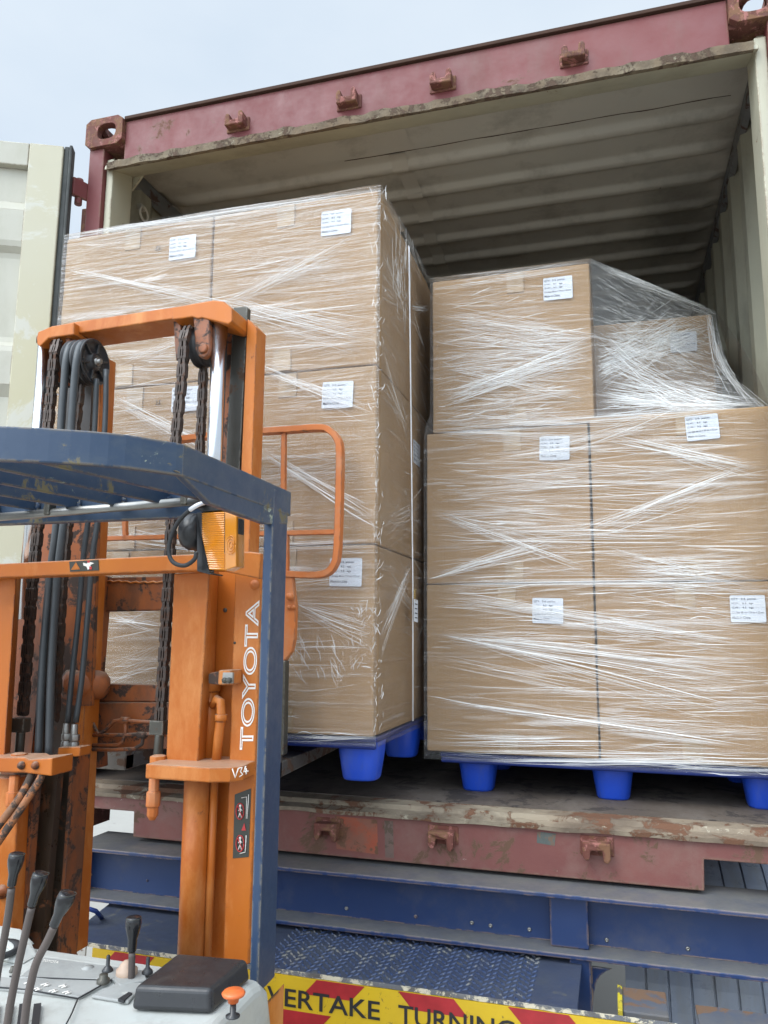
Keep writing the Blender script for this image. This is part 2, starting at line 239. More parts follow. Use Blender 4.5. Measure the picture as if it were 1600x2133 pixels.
# ------------------------------------------------------------------ mesh helpers
class MB:
    def __init__(s): s.v = []; s.f = []; s.sm = []
    def add(s, vs, fs, smooth=False):
        o = len(s.v); s.v += [Vector(v) for v in vs]; s.f += [tuple(i+o for i in f) for f in fs]; s.sm += [smooth]*len(fs); return s
    def hexa(s, a, b):      # a: 4 pts, b: 4 pts
        return s.add(list(a)+list(b), [(3, 2, 1, 0), (4, 5, 6, 7), (0, 1, 5, 4), (1, 2, 6, 5), (2, 3, 7, 6), (3, 0, 4, 7)])
    def box(s, x0, x1, y0, y1, z0, z1):
        return s.hexa([(x0, y0, z0), (x1, y0, z0), (x1, y1, z0), (x0, y1, z0)], [(x0, y0, z1), (x1, y0, z1), (x1, y1, z1), (x0, y1, z1)])
    def prism(s, poly, d):
        n = len(poly); d = Vector(d); a = [Vector(p) for p in poly]
        return s.add(a+[p+d for p in a], [tuple(range(n))[::-1], tuple(range(n, 2*n))]+[(i, (i+1) % n, (i+1) % n+n, i+n) for i in range(n)])
    def px(s, pts, Y, d): return s.prism([PY(x, y, Y) for x, y in pts], (0, d, 0))
    def bar(s, p0, p1, wd, hd, up=(0, 0, 1)):
        p0, p1 = Vector(p0), Vector(p1); t = (p1-p0).normalized(); sd_ = t.cross(Vector(up)).normalized(); u = sd_.cross(t)
        q = [sd_*a*wd/2+u*b*hd/2 for a, b in ((-1, -1), (1, -1), (1, 1), (-1, 1))]
        return s.hexa([p0+x for x in q], [p1+x for x in q])
    def tube(s, pts, r, n=12, caps=True, sect=None):
        P = [Vector(p) for p in pts]; R_ = r if isinstance(r, (list, tuple)) else [r]*len(P)
        rings = []; ref = None
        for i, p in enumerate(P):
            t = ((P[i+1]-p) if i == 0 else (p-P[i-1]) if i == len(P)-1 else ((P[i+1]-p).normalized()+(p-P[i-1]).normalized())).normalized()
            if ref is None: ref = Vector((0, 0, 1)) if abs(t.z) < .9 else Vector((0, -1, 0))
            a = (ref-t*ref.dot(t)).normalized(); b = t.cross(a); ref = a
            if sect: rings.append([p+a*x+b*y for x, y in sect])
            else: rings.append([p+(a*cos(2*pi*k/n)+b*sin(2*pi*k/n))*R_[i] for k in range(n)])
        m = len(rings[0]); vs = [v for rg in rings for v in rg]
        fs = [(i*m+k, i*m+(k+1) % m, (i+1)*m+(k+1) % m, (i+1)*m+k) for i in range(len(rings)-1) for k in range(m)]
        s.add(vs, fs, sect is None)
        if caps: o = len(s.v)-len(vs); s.f += [tuple(o+k for k in range(m))[::-1], tuple(o+(len(rings)-1)*m+k for k in range(m))]; s.sm += [False, False]
        return s
    def cyl(s, p0, p1, r0, r1=None, n=16): return s.tube([p0, p1], [r0, r1 if r1 is not None else r0], n)
    def lathe(s, c, ax, prof, n=20):      # prof: (radius, offset along axis)
        c = Vector(c); ax = Vector(ax).normalized(); a = ax.orthogonal().normalized(); b = ax.cross(a)
        vs = [c+ax*h+(a*cos(2*pi*k/n)+b*sin(2*pi*k/n))*r for r, h in prof for k in range(n)]
        fs = [(i*n+k, i*n+(k+1) % n, (i+1)*n+(k+1) % n, (i+1)*n+k) for i in range(len(prof)-1) for k in range(n)]
        s.add(vs, fs, True); return s
    def platehole(s, c, u, v, wd, hd, ru, rv, th, n=20, oc=(0, 0)):
        c, u, v = Vector(c), Vector(u), Vector(v); nn = u.cross(v)
        def outer(k):
            a = 2*pi*k/n; x, y = cos(a), sin(a); m_ = max(abs(x), abs(y)); return u*(x/m_*wd/2)+v*(y/m_*hd/2)
        def inner(k):
            a = 2*pi*k/n; x, y = cos(a), sin(a); e = (abs(x)**3+abs(y)**3)**(-1/3); return u*(oc[0]+x*e*ru)+v*(oc[1]+y*e*rv)
        vs = [c+outer(k) for k in range(n)]+[c+inner(k) for k in range(n)]+[c-nn*th+outer(k) for k in range(n)]+[c-nn*th+inner(k) for k in range(n)]
        fs = []
        for k in range(n):
            j = (k+1) % n; fs += [(k, j, n+j, n+k), (2*n+j, 2*n+k, 3*n+k, 3*n+j), (n+k, n+j, 3*n+j, 3*n+k), (j, k, 2*n+k, 2*n+j)]
        return s.add(vs, fs)
    def build(s, name, mat, parent=None, bevel=0, seg=2, loc=None, solid=0):
        org = Vector(loc) if loc is not None else (Vector(parent['_org']) if parent is not None and '_org' in parent.keys() else Vector((0, 0, 0)))
        me = bpy.data.meshes.new(name); me.from_pydata([v-org for v in s.v], [], s.f); me.update()
        me.materials.append(mat)
        for p, q in zip(me.polygons, s.sm): p.use_smooth = q
        bm = bmesh.new(); bm.from_mesh(me); bmesh.ops.recalc_face_normals(bm, faces=bm.faces); bm.to_mesh(me); bm.free()
        o = bpy.data.objects.new(name, me); COL.objects.link(o)
        if parent is not None: o.parent = parent; o['_org'] = list(org)
        else: o.location = org
        if bevel:
            md = o.modifiers.new('bevel', 'BEVEL'); md.width = bevel; md.segments = seg; md.limit_method = 'ANGLE'; md.angle_limit = radians(40)
        if solid:
            md = o.modifiers.new('solid', 'SOLIDIFY'); md.thickness = solid; md.offset = 0
        return o
def tag(o, label=None, cat=None, group=None, kind=None):
    for k, v in (('label', label), ('category', cat), ('group', group), ('kind', kind)):
        if v: o[k] = v
    return o
def thing(name, label, cat, loc=(0, 0, 0), group=None):
    o = bpy.data.objects.new(name, None); COL.objects.link(o); o.location = loc; o['_org'] = list(loc); o.empty_display_size = .1
    return tag(o, label, cat, group)

_tc = {}
def textverts(txt, outline=0., bold=0., shear=0.):
    key = (txt, outline, bold)
    if key not in _tc:
        cu = bpy.data.curves.new('text', 'FONT'); cu.body = txt; cu.size = 1; cu.shear = shear
        cu.resolution_u = 3 if not outline else 6
        if outline: cu.fill_mode = 'NONE'; cu.bevel_depth = outline; cu.bevel_resolution = 0
        elif bold: cu.offset = bold
        ob = bpy.data.objects.new('text', cu); COL.objects.link(ob)
        dg = bpy.context.evaluated_depsgraph_get(); me = bpy.data.meshes.new_from_object(ob.evaluated_get(dg))
        vs = [v.co.copy() for v in me.vertices]; fs = [tuple(p.vertices) for p in me.polygons]
        bpy.data.objects.remove(ob); bpy.data.curves.remove(cu); bpy.data.meshes.remove(me)
        x0, x1 = min(v.x for v in vs), max(v.x for v in vs); y0, y1 = min(v.y for v in vs), max(v.y for v in vs)
        _tc[key] = ([((v.x-x0)/(x1-x0), (v.y-y0)/(y1-y0), v.z) for v in vs], fs)
    return _tc[key]
def text_on(mb, txt, q, outline=0., bold=0., zs=0., lift=None):
    """map text to the quad q = (bottom-left, bottom-right, top-right, top-left)"""
    vs, fs = textverts(txt, outline, bold); a, b, c, d = [Vector(p) for p in q]
    n = (b-a).cross(d-a).normalized(); n = lift or n
    mb.add([a*(1-u)*(1-v)+b*u*(1-v)+c*u*v+d*(1-u)*v+n*(z*zs) for u, v, z in vs], fs)

# ================================================================== SETTING
g = MB(); n = 60
g.add([(-150, -150, -1.25), (150, -150, -1.25), (150, 200, -1.25), (-150, 200, -1.25)], [(0, 1, 2, 3)])
tag(g.build('ground', M['concrete']), kind='structure')

# ================================================================== CONTAINER
W, H = 2.438, 2.5897
ct = thing('shipping_container', 'weathered maroon shipping container, rear end open, cream inside, loaded with wrapped cartons', 'shipping container', (0, 0, 0))
LEN = 6.058
def casting(x, y, z, ox, topside):      # ox = -1 left / +1 right outer side
    m = MB(); wx, wy, wz, t = .162, .178, .118, .028; x0, x1, y0, y1, z0, z1 = x, x+wx, y, y+wy, z, z+wz; cx, cyy, cz = x+wx/2, y+wy/2, z+wz/2
    m.platehole((cx, y0, cz), (1, 0, 0), (0, 0, 1), wx, wz, .040, .032, t, oc=(-.012*(-ox)*-1, 0))
    m.platehole(((x0 if ox < 0 else x1), cyy, cz), (0, -1 if ox < 0 else 1, 0), (0, 0, 1), wy-2*t, wz, .040, .027, t)
    m.platehole((cx, cyy, (z1 if topside else z0)+(-.0005 if topside else .0005)), (1, 0, 0), (0, 1 if topside else -1, 0), wx-2*t, wy-2*t, .032, .058, t)
    m.box(*((x1-t, x1) if ox < 0 else (x0, x0+t)), y0+t, y1-t, z0, z1)
    m.box(x0, x1, y1-t, y1, z0, z1)
    if topside: m.box(x0+t, x1-t, y0+t, y1-t, z0, z0+.02)
    else: m.box(x0+t, x1-t, y0+t, y1-t, z1-.02, z1)
    return m.build('corner_casting', M['castrust'], ct, .006)
casting(0, 0, H-.118, -1, True); casting(W-.162, 0, H-.118, 1, True); casting(0, 0, 0, -1, False); casting(W-.162, 0, 0, 1, False)
casting(0, LEN-.178, H-.118, -1, True); casting(W-.162, LEN-.178, H-.118, 1, True); casting(0, LEN-.178, 0, -1, False); casting(W-.162, LEN-.178, 0, 1, False)
# rear posts: red outer section and cream inner channel
for sx in (-1, 1):
    X = lambda a: a if sx < 0 else W-a
    m = MB(); m.box(*sorted((X(.012), X(.078 if sx < 0 else .058))), .015, .075, .118, H-.118); m.build('corner_post', M['red'], ct, .004)
    m = MB(); m.box(*sorted((X(.0785 if sx < 0 else .0585), X(.108 if sx < 0 else .093))), .035, .16, .156, 2.435); m.box(*sorted((X(.004), X(.078))), .0755, .16, .118, H-.118)
    m.build('post_inner_face', M['cream'], ct, .004)
# header
m = MB(); m.prism([(.162, .020, 2.388), (.162, .020, H-.02), (.162, .16, H-.02), (.162, .16, 2.46), (.162, .045, 2.40)], (W-.324, 0, 0)); m.build('header_beam', M['red'], ct, .004)
m = MB(); m.prism([(.085, .012, 2.379), (.085, .018, 2.399), (.085, .165, 2.452), (.085, .165, 2.436)], (W-.17, 0, 0)); m.build('header_lip', M['cream'], ct, .002)
m = MB(); m.box(.163, W-.163, .008, .06, H-.0195, H-.006); m.build('header_cap', M['rustdark'], ct, .002)
# rusty ragged drip edge under the red face
m = MB(); prev = None; vs = []; nn = 90
for i in range(nn+1):
    x = .1+(W-.2)*i/nn; a = .006*noise.noise(Vector((x*14, 0, 0)))+.004*noise.noise(Vector((x*60, 3, 0)))
    vs += [(x, .006, 2.376+a), (x, .004, 2.404+a*1.8), (x, .024, 2.406), (x, .024, 2.378)]
m.add(vs, [(i*4+k, i*4+(k+1) % 4, (i+1)*4+(k+1) % 4, (i+1)*4+k) for i in range(nn) for k in range(4)])
m.build('drip_edge', M['drip'], ct)
def keeper(px_, py_, Y, up):      # U shaped cam keeper welded on the beam
    p = PY(px_, py_, Y); m = MB(); s = 1 if up else -1
    prof = [(-.044, -.020), (.044, -.020), (.044, .026), (.036, .040), (.022, .036), (.018, .004), (-.018, .004), (-.022, .030), (-.034, .036), (-.044, .022)]
    a = [p+Vector((x*.82, 0, z*.86*s)) for x, z in prof]; a = [v+Vector((0, -.035-.008*random.random(), 0)) for v in a]
    m.prism(a, (0, .038, 0)); m.box(p.x-.044, p.x+.046, Y-.004, Y+.004, p.z-.024, p.z+.028)
    return m.build('cam_keeper', M['castrust'], ct, .006)
for a in ((496, 262), (727, 216), (922, 178), (1195, 124)): keeper(*a, .018, True)
for a in ((686, 1723), (923, 1740), (1243, 1763)): keeper(*a, .005, False)
# sill: red face with a fork pocket at each end, rusty threshold plate on top
zt = .128
m = MB(); m.prism([(.162, .004, .078), (.37, .004, .078), (.372, .004, 0), (2.076, .004, -.004), (2.079, .004, .074), (W-.162, .004, .074), (W-.162, .004, zt), (.162, .004, zt)], (0, .012, 0))
m.box(.372, .380, .0165, .16, 0, .122); m.box(2.068, 2.076, .0165, .16, 0, .122); m.box(.3805, 2.0675, .10, .12, .002, .12)
m.build('rear_sill', M['sillred'], ct, .003)
m = MB(); vs = []; nn = 120
for i in range(nn+1):
    x = .11+(W-.22)*i/nn; a = .004*noise.noise(Vector((x*9, 7, 0))); b = .003*noise.noise(Vector((x*40, 1, 0)))
    vs += [(x, -.008+b, .120+a), (x, -.010+b, .132+a*.7), (x, .028, .138+b*.5), (x, .036, .150), (x, .094, .1525), (x, .094, .130), (x, .0, .1285)]
m.add(vs, [(i*7+k, i*7+(k+1) % 7, (i+1)*7+(k+1) % 7, (i+1)*7+k) for i in range(nn) for k in range(7)]); m.build('threshold_plate', M['rustplate'], ct)
m = MB(); m.box(.03, W-.03, .095, LEN-.1, .128, .155); m.build('plywood_floor', M['floor'], ct)
m = MB()
for k in range(16): m.box(.06, W-.06, .3+k*.36, .34+k*.36, .03, .127)
m.build('floor_crossmember', M['red'], ct)
for sx in (0, 1):
    x = .02 if not sx else W-.06; m = MB(); m.box(x, x+.04, .18, LEN-.18, 0, .127); m.box(*((.002, .012) if not sx else (W-.012, W-.002)), .18, LEN-.18, H-.08, H-.02)
    m.build('side_rail', M['red'], ct, .003)
m = MB(); m.prism([(x, .0035, z) for x, z in ((PY(697, 1690, 0).x, .112), (PY(785, 1700, 0).x, .110), (PY(787, 1790, 0).x, .014), (PY(700, 1780, 0).x, .02))], (0, .001, 0)); m.build('paint_patch', M['patchred'], ct)
m = MB(); m.prism([(x, .0032, z) for x, z in ((PY(1119, 1725, 0).x, .112), (PY(1158, 1728, 0).x, .110), (PY(1155, 1762, 0).x, .078), (PY(1118, 1759, 0).x, .082))], (0, .001, 0)); m.build('paint_patch', M['patchgrey'], ct)
m = MB(); m.prism([(x, .0032, z) for x, z in ((PY(800, 1710, 0).x, .110), (PY(818, 1712, 0).x, .110), (PY(820, 1795, 0).x, .008), (PY(802, 1792, 0).x, .008))], (0, .001, 0)); m.build('paint_patch', M['patchgrey2'], ct)
# corrugated side walls
def corr(t, pitch, depth):
    a = (t % pitch)/pitch; return depth*(0 if a < .26 else (a-.26)/.24 if a < .5 else 1 if a < .76 else 1-(a-.76)/.24)
for sx in (0, 1):
    ys = [.16+.278*(k+f) for k in range(21) for f in (0, .26, .5, .76)]; ys = [y for y in ys if y < LEN-.16]+[LEN-.16]
    vs = []
    for y in ys:
        d = .014+corr(y-.16+.0001, .278, .036); x = d if not sx else W-d; vs += [(x, y, .128), (x, y, H-.046)]
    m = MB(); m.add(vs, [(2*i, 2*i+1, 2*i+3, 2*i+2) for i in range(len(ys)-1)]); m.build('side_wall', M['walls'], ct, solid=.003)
    x = .055 if not sx else W-.055; m = MB(); m.prism([(x+(.02 if sx else -.02), .163, 2.455), (x+(.02 if sx else -.02), .163, 2.53), (x+(-.05 if sx else .05)*-0, .163, 2.53), (x, .163, 2.47)], (0, LEN-.34, 0)); m.build('roof_rail', M['darkrail'], ct, .003)
m = MB(); ys = [.05+i*.278*.25 for i in range(0)]; vs = []
xs = [.05+.25*(k+f) for k in range(10) for f in (0, .26, .5, .76)]; xs = [x for x in xs if x < W-.05]+[W-.05]
for x in xs: d = LEN-.05-corr(x, .25, .04); vs += [(x, d, .128), (x, d, H-.06)]
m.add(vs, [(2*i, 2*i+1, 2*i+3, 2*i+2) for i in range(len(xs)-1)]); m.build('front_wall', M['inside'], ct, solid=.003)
# roof: flat gutter plate, then cross corrugations that die out before the side rails
m = MB(); vs = []; ys = []; y = .165
while y < LEN-.05: ys.append(y); y += .0105 if y > .46 else .04
nx = 44; xs = [.012+(W-.024)*i/nx for i in range(nx+1)]
def sst(a, b, x): t = min(1, max(0, (x-a)/(b-a))); return t*t*(3-2*t)
def roofz(x, y):
    z = 2.546+.004*noise.noise(Vector((x*2, y*3, 0)))
    if y > .46:
        t = ((y-.50) % .209)/.209; p = sst(0, .12, t)-sst(.24, .40, t)      # rib hanging below the roof plane
        e = sst(.06, .12, x)*sst(.06, .12, W-x-.0); z -= .021*p*e
    return z
vs = [(x, y, roofz(x, y)) for y in ys for x in xs]
m.add(vs, [(j*(nx+1)+i, j*(nx+1)+i+1, (j+1)*(nx+1)+i+1, (j+1)*(nx+1)+i) for j in range(len(ys)-1) for i in range(nx)], True)
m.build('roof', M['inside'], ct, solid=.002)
# header gutter plate overlapping the roof sheet (its torn seam is the dark crack)
m = MB(); vs = []; nn = 80
for i in range(nn+1):
    x = .05+(W-.1)*i/nn; a = .006*noise.noise(Vector((x*6, 2, 0)))
    vs += [(x, .166, 2.448), (x, .20, 2.532), (x, .432+a, 2.536), (x, .432+a, 2.5395)]
m.add(vs, [(i*4+k, (i+1)*4+k, (i+1)*4+k+1, i*4+k+1) for i in range(nn) for k in range(3)]); m.build('gutter_plate', M['inside'], ct)
m = MB()
for (a, b, c, d, wd) in ((.86, .17, .88, .43, .07), (.83, .44, .84, .95, .065), (.82, .96, .80, 1.7, .06)):
    st = 24; vs = []
    for i in range(st+1):
        y = b+(d-b)*i/st; x = a+(c-a)*i/st+.008*noise.noise(Vector((0, y*12, 5)))+.28; z = (roofz(x, y) if y > .44 else 2.5385)-.0045
        if y < .205: z = 2.448+(y-.166)/.034*.084-.004
        elif y < .44: z = 2.532+(y-.2)*.017-.003
        vs += [(x-wd/2, y, z), (x+wd/2, y, z)]
    m.add(vs, [(2*i, 2*i+1, 2*i+3, 2*i+2) for i in range(st)], True)
m.build('roof_paint_patch', M['patch'], ct)
m = MB(); vs = []; nn = 110
for i in range(nn+1):
    x = .9+1.44*i/nn; a = .006*noise.noise(Vector((.05+(x-.05)*1., 2, 0)))*0+.006*noise.noise(Vector((x*6, 2, 0))); wd_ = max(.0006, .0028+.004*noise.noise(Vector((x*11, 4, 4)))); vs += [(x, .433+a, 2.5345), (x, .433+a+wd_, 2.5345)]
m.add(vs, [(2*i, 2*i+1, 2*i+3, 2*i+2) for i in range(nn)]); m.build('roof_seam_crack', M['rustdark'], ct, solid=.0008)
# lashing rings and gusset in the top left corner
m = MB(); m.prism([(.10, .165, 2.44), (.15, .165, 2.44), (.10, .165, 2.38)], (0, .01, 0)); m.build('corner_gusset', M['cream'], ct, .002)
for zz in (2.36, 2.12):
    m = MB(); pts = [(.07+.0, .30+.028*cos(a), zz+.028*sin(a)) for a in [k*pi/8 for k in range(17)]]; m.tube(pts, .005, 8, False); m.box(.045, .066, .285, .315, zz+.018, zz+.04); m.build('lashing_ring', M['inside'], ct)
# left door swung open
hinge = Vector((.004, -.030, 0)); ddir = Vector((-.901, -.434, 0)); dn = Vector((-.434, .901, 0))*-1     # dn = inner face normal, towards the camera
dw, zb, ztop = 1.15, .13, 2.438
dr = MB()
def dbox(mb, a0, a1, n0, n1, z0, z1):
    P = lambda a, nn_, z: hinge+ddir*a+dn*nn_+Vector((0, 0, z)); mb.hexa([P(a0, n0, z0), P(a1, n0, z0), P(a1, n1, z0), P(a0, n1, z0)], [P(a0, n0, z1), P(a1, n0, z1), P(a1, n1, z1), P(a0, n1, z1)]); return mb
dpm = MB(); 
for z0, z1 in ((zb+.12, 1.02), (1.02, 1.74), (1.74, 2.385)):
    pass
vs = []; zs = []; z = zb+.1
while z < 2.343: zs.append(z); z += .02
zs.append(2.343)
for z in zs:
    t = ((z-.25) % .53)/.53; d = .0+.024*(sst(.30, .38, t)-sst(.62, .70, t)); P = lambda a: hinge+ddir*a+dn*d+Vector((0, 0, z)); vs += [P(.17), P(dw-.05)]
dpm.add(vs, [(2*i, 2*i+1, 2*i+3, 2*i+2) for i in range(len(zs)-1)], False)
door = dpm.build('door', M['doorwhite'], ct, solid=.004)
m = MB(); dbox(m, .05, .17, -.02, .03, zb, ztop); m.build('door_stile', M['doorstile'], door, .004)
m = MB(); dbox(m, dw-.06, dw, -.02, .03, zb, ztop); m.build('door_stile', M['doorwhite'], door, .004)
for z0, z1 in ((2.345, ztop-.001), (zb, zb+.1)): m = MB(); dbox(m, .1705, dw-.061, -.02, .028, z0, z1); m.build('door_rail', M['doorwhite'], door, .004)
m = MB(); dbox(m, .030, .0495, -.028, .022, zb-.01, ztop+.005); dbox(m, .018, .0295, -.012, .034, zb-.01, ztop+.005); m.build('door_gasket', M['gasket'], door, .004)
for z in (2.30, 1.6, .95, .35):
    m = MB(); m.hexa([(-.030, -.036, z-.035), (-.004, -.040, z-.035), (.014, .012, z-.035), (.014, .03, z-.035)], [(-.030, -.036, z+.035), (-.004, -.040, z+.035), (.014, .012, z+.035), (.014, .03, z+.035)])
    m.cyl((-.008, -.004, z-.06), (-.008, -.004, z+.045), .014); m.build('door_hinge', M['red'], ct, .003)
m = MB(); m.box(-.006, .0115, .016, .05, .13, 2.235); m.build('post_rib', M['castrust'], ct, .003)

# ================================================================== CARTONS
LY, RYF = -.25, .20
_lab = {}
def label_meshes():
    if _lab: return
    w_, h_ = .094, .078; m = MB(); r = .004
    pts = []
    for cx_, cz_, a0 in ((w_/2-r, h_/2-r, 0), (-w_/2+r, h_/2-r, 90), (-w_/2+r, -h_/2+r, 180), (w_/2-r, -h_/2+r, 270)):
        pts += [(cx_+r*cos(radians(a0+k*30)), 0, cz_+r*sin(radians(a0+k*30))) for k in range(4)]
    m.prism(pts, (0, .0006, 0)); o = m.build('paper_label', M['paper']); _lab['p'] = o.data; bpy.data.objects.remove(o)
    t = MB(); y = -.0006
    rows = (('QTY:   216  pcs/ctn', .75, .024, .0075), ('N.W.:   8.5   kgs', .66, .0115, .0070), ('G.W.:   9.5   kgs', .66, -.001, .0070), ('Ctn Size: 68 cm × 54 cm × 52 cm', .95, -.0135, .0060), ('Made in China', .55, -.029, .0075))
    for s_, wf, z, hh in rows:
        x0 = -w_/2+.004; x1 = x0+(w_-.006)*wf; text_on(t, s_, [(x0, y, z), (x1, y, z), (x1, y, z+hh), (x0, y, z+hh)], bold=.012)
    o = t.build('printed_text', M['ink']); _lab['t'] = o.data; bpy.data.objects.remove(o)
def add_label(parent, p, rz=0, tilt=0, normal=(0, -1, 0)):
    label_meshes(); org = Vector(parent['_org'])
    a = bpy.data.objects.new('paper_label', _lab['p']); COL.objects.link(a); a.parent = parent; a.location = Vector(p)-org
    a.rotation_euler = (0, tilt, rz); b = bpy.data.objects.new('printed_text', _lab['t']); COL.objects.link(b); b.parent = a
    return a
def carton(label, x0, x1, y0, y1, z0, z1, group, tape=True):
    cx_, cyy = (x0+x1)/2, (y0+y1)/2; t = thing('carton', label, 'carton', (cx_, cyy, z0), group)
    m = MB(); n = 6; sd_ = random.random()*50
    def bul(a, b): return .0075*(1-(2*a-1)**2)*(1-(2*b-1)**2)
    def P(a, b, c):
        p = Vector((x0+(x1-x0)*a, y0+(y1-y0)*b, z0+(z1-z0)*c))
        if b == 0: p.y -= bul(a, c)
        if b == 1: p.y += bul(a, c)
        if a == 0: p.x -= bul(b, c)*.4
        if a == 1: p.x += bul(b, c)
        if 0 < c < 1:
            p += .0028*noise.noise_vector(p*7+Vector((sd_, 0, 0)))
        return p
    for fx in (lambda i, j: (i, 0, j), lambda i, j: (i, n, j), lambda i, j: (0, i, j), lambda i, j: (n, i, j), lambda i, j: (i, j, 0), lambda i, j: (i, j, n)):
        vs = [P(*[q/n for q in fx(i, j)]) for j in range(n+1) for i in range(n+1)]
        m.add(vs, [(j*(n+1)+i, j*(n+1)+i+1, (j+1)*(n+1)+i+1, (j+1)*(n+1)+i) for j in range(n) for i in range(n)], True)
    me = bpy.data.meshes.new('carton_body'); me.from_pydata([v-Vector(t.location) for v in m.v], [], m.f)
    bm = bmesh.new(); bm.from_mesh(me); bmesh.ops.remove_doubles(bm, verts=bm.verts, dist=.0004); bmesh.ops.recalc_face_normals(bm, faces=bm.faces); bm.to_mesh(me); bm.free()
    me.materials.append(M['card']); o = bpy.data.objects.new('carton_body', me); COL.objects.link(o); o.parent = t
    md = o.modifiers.new('bevel', 'BEVEL'); md.width = .005; md.segments = 2; md.limit_method = 'ANGLE'; md.angle_limit = radians(50)
    if tape:
        xm = cx_+random.uniform(-.03, .03)
        for za, zb_ in ((z1-.075, z1-.004), (z0+.004, z0+.07)):
            tp = MB(); tp.prism([(xm-.028, y0-.0062, za), (xm+.028, y0-.0062, za), (xm+.028, y0-.0062, zb_), (xm-.028, y0-.0062, zb_)], (0, .004, 0))
            tp.build('tape', M['tape'], t)
    return t
GL, GR = 'cartons stacked on the pallet held by the forklift', 'cartons stacked on the pallet standing in the container'
xa, xb, xc = .159, .710, 1.2546; zl = [.377, .894, 1.411, 1.951]; gp = .003
LT = {}
rn = ['bottom', 'middle', 'top']
LL = {(0, 0): 'bottom left carton of the forklift load, mostly hidden behind the orange mast',
      (1, 0): 'brown carton at bottom right of the forklift load, above the blue pallet foot',
      (0, 1): 'carton with marker scribble seen between the lift chains, middle layer',
      (1, 1): 'middle layer carton directly behind the rounded corner of the orange backrest',
      (0, 2): 'top left carton of the tallest wrapped stack, with marker scribble beside its white label',
      (1, 2): 'highest front carton, at the top right corner of the wrapped stack on the forklift'}
for i, (a, b) in enumerate(((xa, xb), (xb, xc))):
    for k in range(3): LT[(i, k)] = carton(LL[(i, k)], a+gp, b-gp, LY, LY+.65, zl[k]+gp*.4, zl[k+1]-gp*.6-(.0 if k < 2 else 0), GL)
BK = ['rear bottom carton of the forklift load, above the shaded blue rear foot', 'rear middle carton of forklift load showing a white label on its shaded side', 'rear top carton of forklift load, in shadow beyond the white vertical strap']
RB = [carton(BK[k], .64, xc-.004, LY+.656, LY+1.28, zl[k]+.001, zl[k+1]-.002-(.004 if k == 2 else 0), GL, False) for k in range(3)]
for k in range(3): carton('hidden %s carton in the rear left column of the forklift load' % rn[k], .163, .636, LY+.656, LY+1.28, zl[k]+.001, zl[k+1]-.004, GL, False)
xr = [1.289, 1.8215, 2.352]; zr = [.283, .8105, 1.3176, 1.8599]
RT = {}
RL = {(0, 0): 'bottom left carton of the container load, above the leftmost blue feet', (1, 0): 'bottom right carton of the container load, label at the right picture edge',
      (0, 1): 'middle layer left carton inside the container, label just left of the dark seam', (1, 1): 'middle layer right carton inside the container, with a tilted white label',
      (0, 2): 'single raised carton on top of the container load, label near its upper right corner'}
for i in range(2):
    for k in range(3):
        if (i, k) == (1, 2): continue
        dx = .022 if k == 2 else 0
        RT[(i, k)] = carton(RL[(i, k)], xr[i]+gp+dx, xr[i+1]-gp+dx, RYF, RYF+.53, zr[k]+gp*.4, zr[k+1]-gp*.6+(.018 if (i, k) == (1, 1) else 0), GR)
sb = carton('set back top carton blurred under tight film, right of the raised carton', 1.752, 2.275, .745, 1.27, 1.319, 1.858, GR)
tb = carton('carton corner showing behind torn film beside the right container wall', 1.87, 2.375, 1.30, 1.82, 1.40, 1.935, GR, False)
for i in range(2):
    for k in range(2): carton('hidden %s carton, back row %s of the load inside the container' % (rn[k], ('left', 'right')[i]), xr[i]+gp, xr[i+1]-gp, .745, 1.28, zr[k]+.002, zr[k+1]-.002, GR, False)
carton('hidden carton behind the raised top carton inside the container', 1.31, 1.745, .745, 1.28, 1.319, 1.85, GR, False)
for i, (px_, py_, tl) in {(0, 2): (380, 515, .0), (1, 2): (700, 463, 0.01), (0, 1): (386, 831, .0), (1, 1): (703, 822, .03), (1, 0): (720, 1192, .02)}.items(): add_label(LT[i], PY(px_, py_, LY-.0085), tilt=tl)
for i, (px_, py_, tl) in {(0, 2): (1162, 600, 0), (0, 1): (1155, 933, .03), (1, 1): (1463, 890, -.05), (0, 0): (1141, 1272, .02), (1, 0): (1558, 1268, .0)}.items(): add_label(RT[i], PY(px_, py_, RYF-.0085), tilt=tl)
add_label(sb, PY(1424, 712, .735)); add_label(RB[1], (xc+.004, PX(866, 945, xc).y, PX(866, 945, xc).z), rz=pi/2)
def scribble(parent, px_, py_, pts):
    m = MB(); p = PY(px_, py_, LY-.0085)
    for st in pts: m.tube([p+Vector((x*.001, 0, z*.001)) for x, z in st], .0011, 5)
    m.build('marker_scribble', M['inkdark'], parent)
scribble(LT[(0, 2)], 330, 517, [[(-8, 6), (-3, 8), (-6, 0), (-10, -7), (-2, -6)], [(2, 6), (7, 8)], [(4, 7), (4, -6)], [(1, -6), (8, -4)], [(-9, 0), (-3, 1)]])
scribble(LT[(0, 1)], 330, 838, [[(-9, 8), (-4, 6), (-9, 1), (-3, 0), (-8, -8)], [(2, 5), (8, 6)], [(5, 5), (4, -6)], [(1, -6), (8, -5)], [(-4, -8), (-10, -6)]])

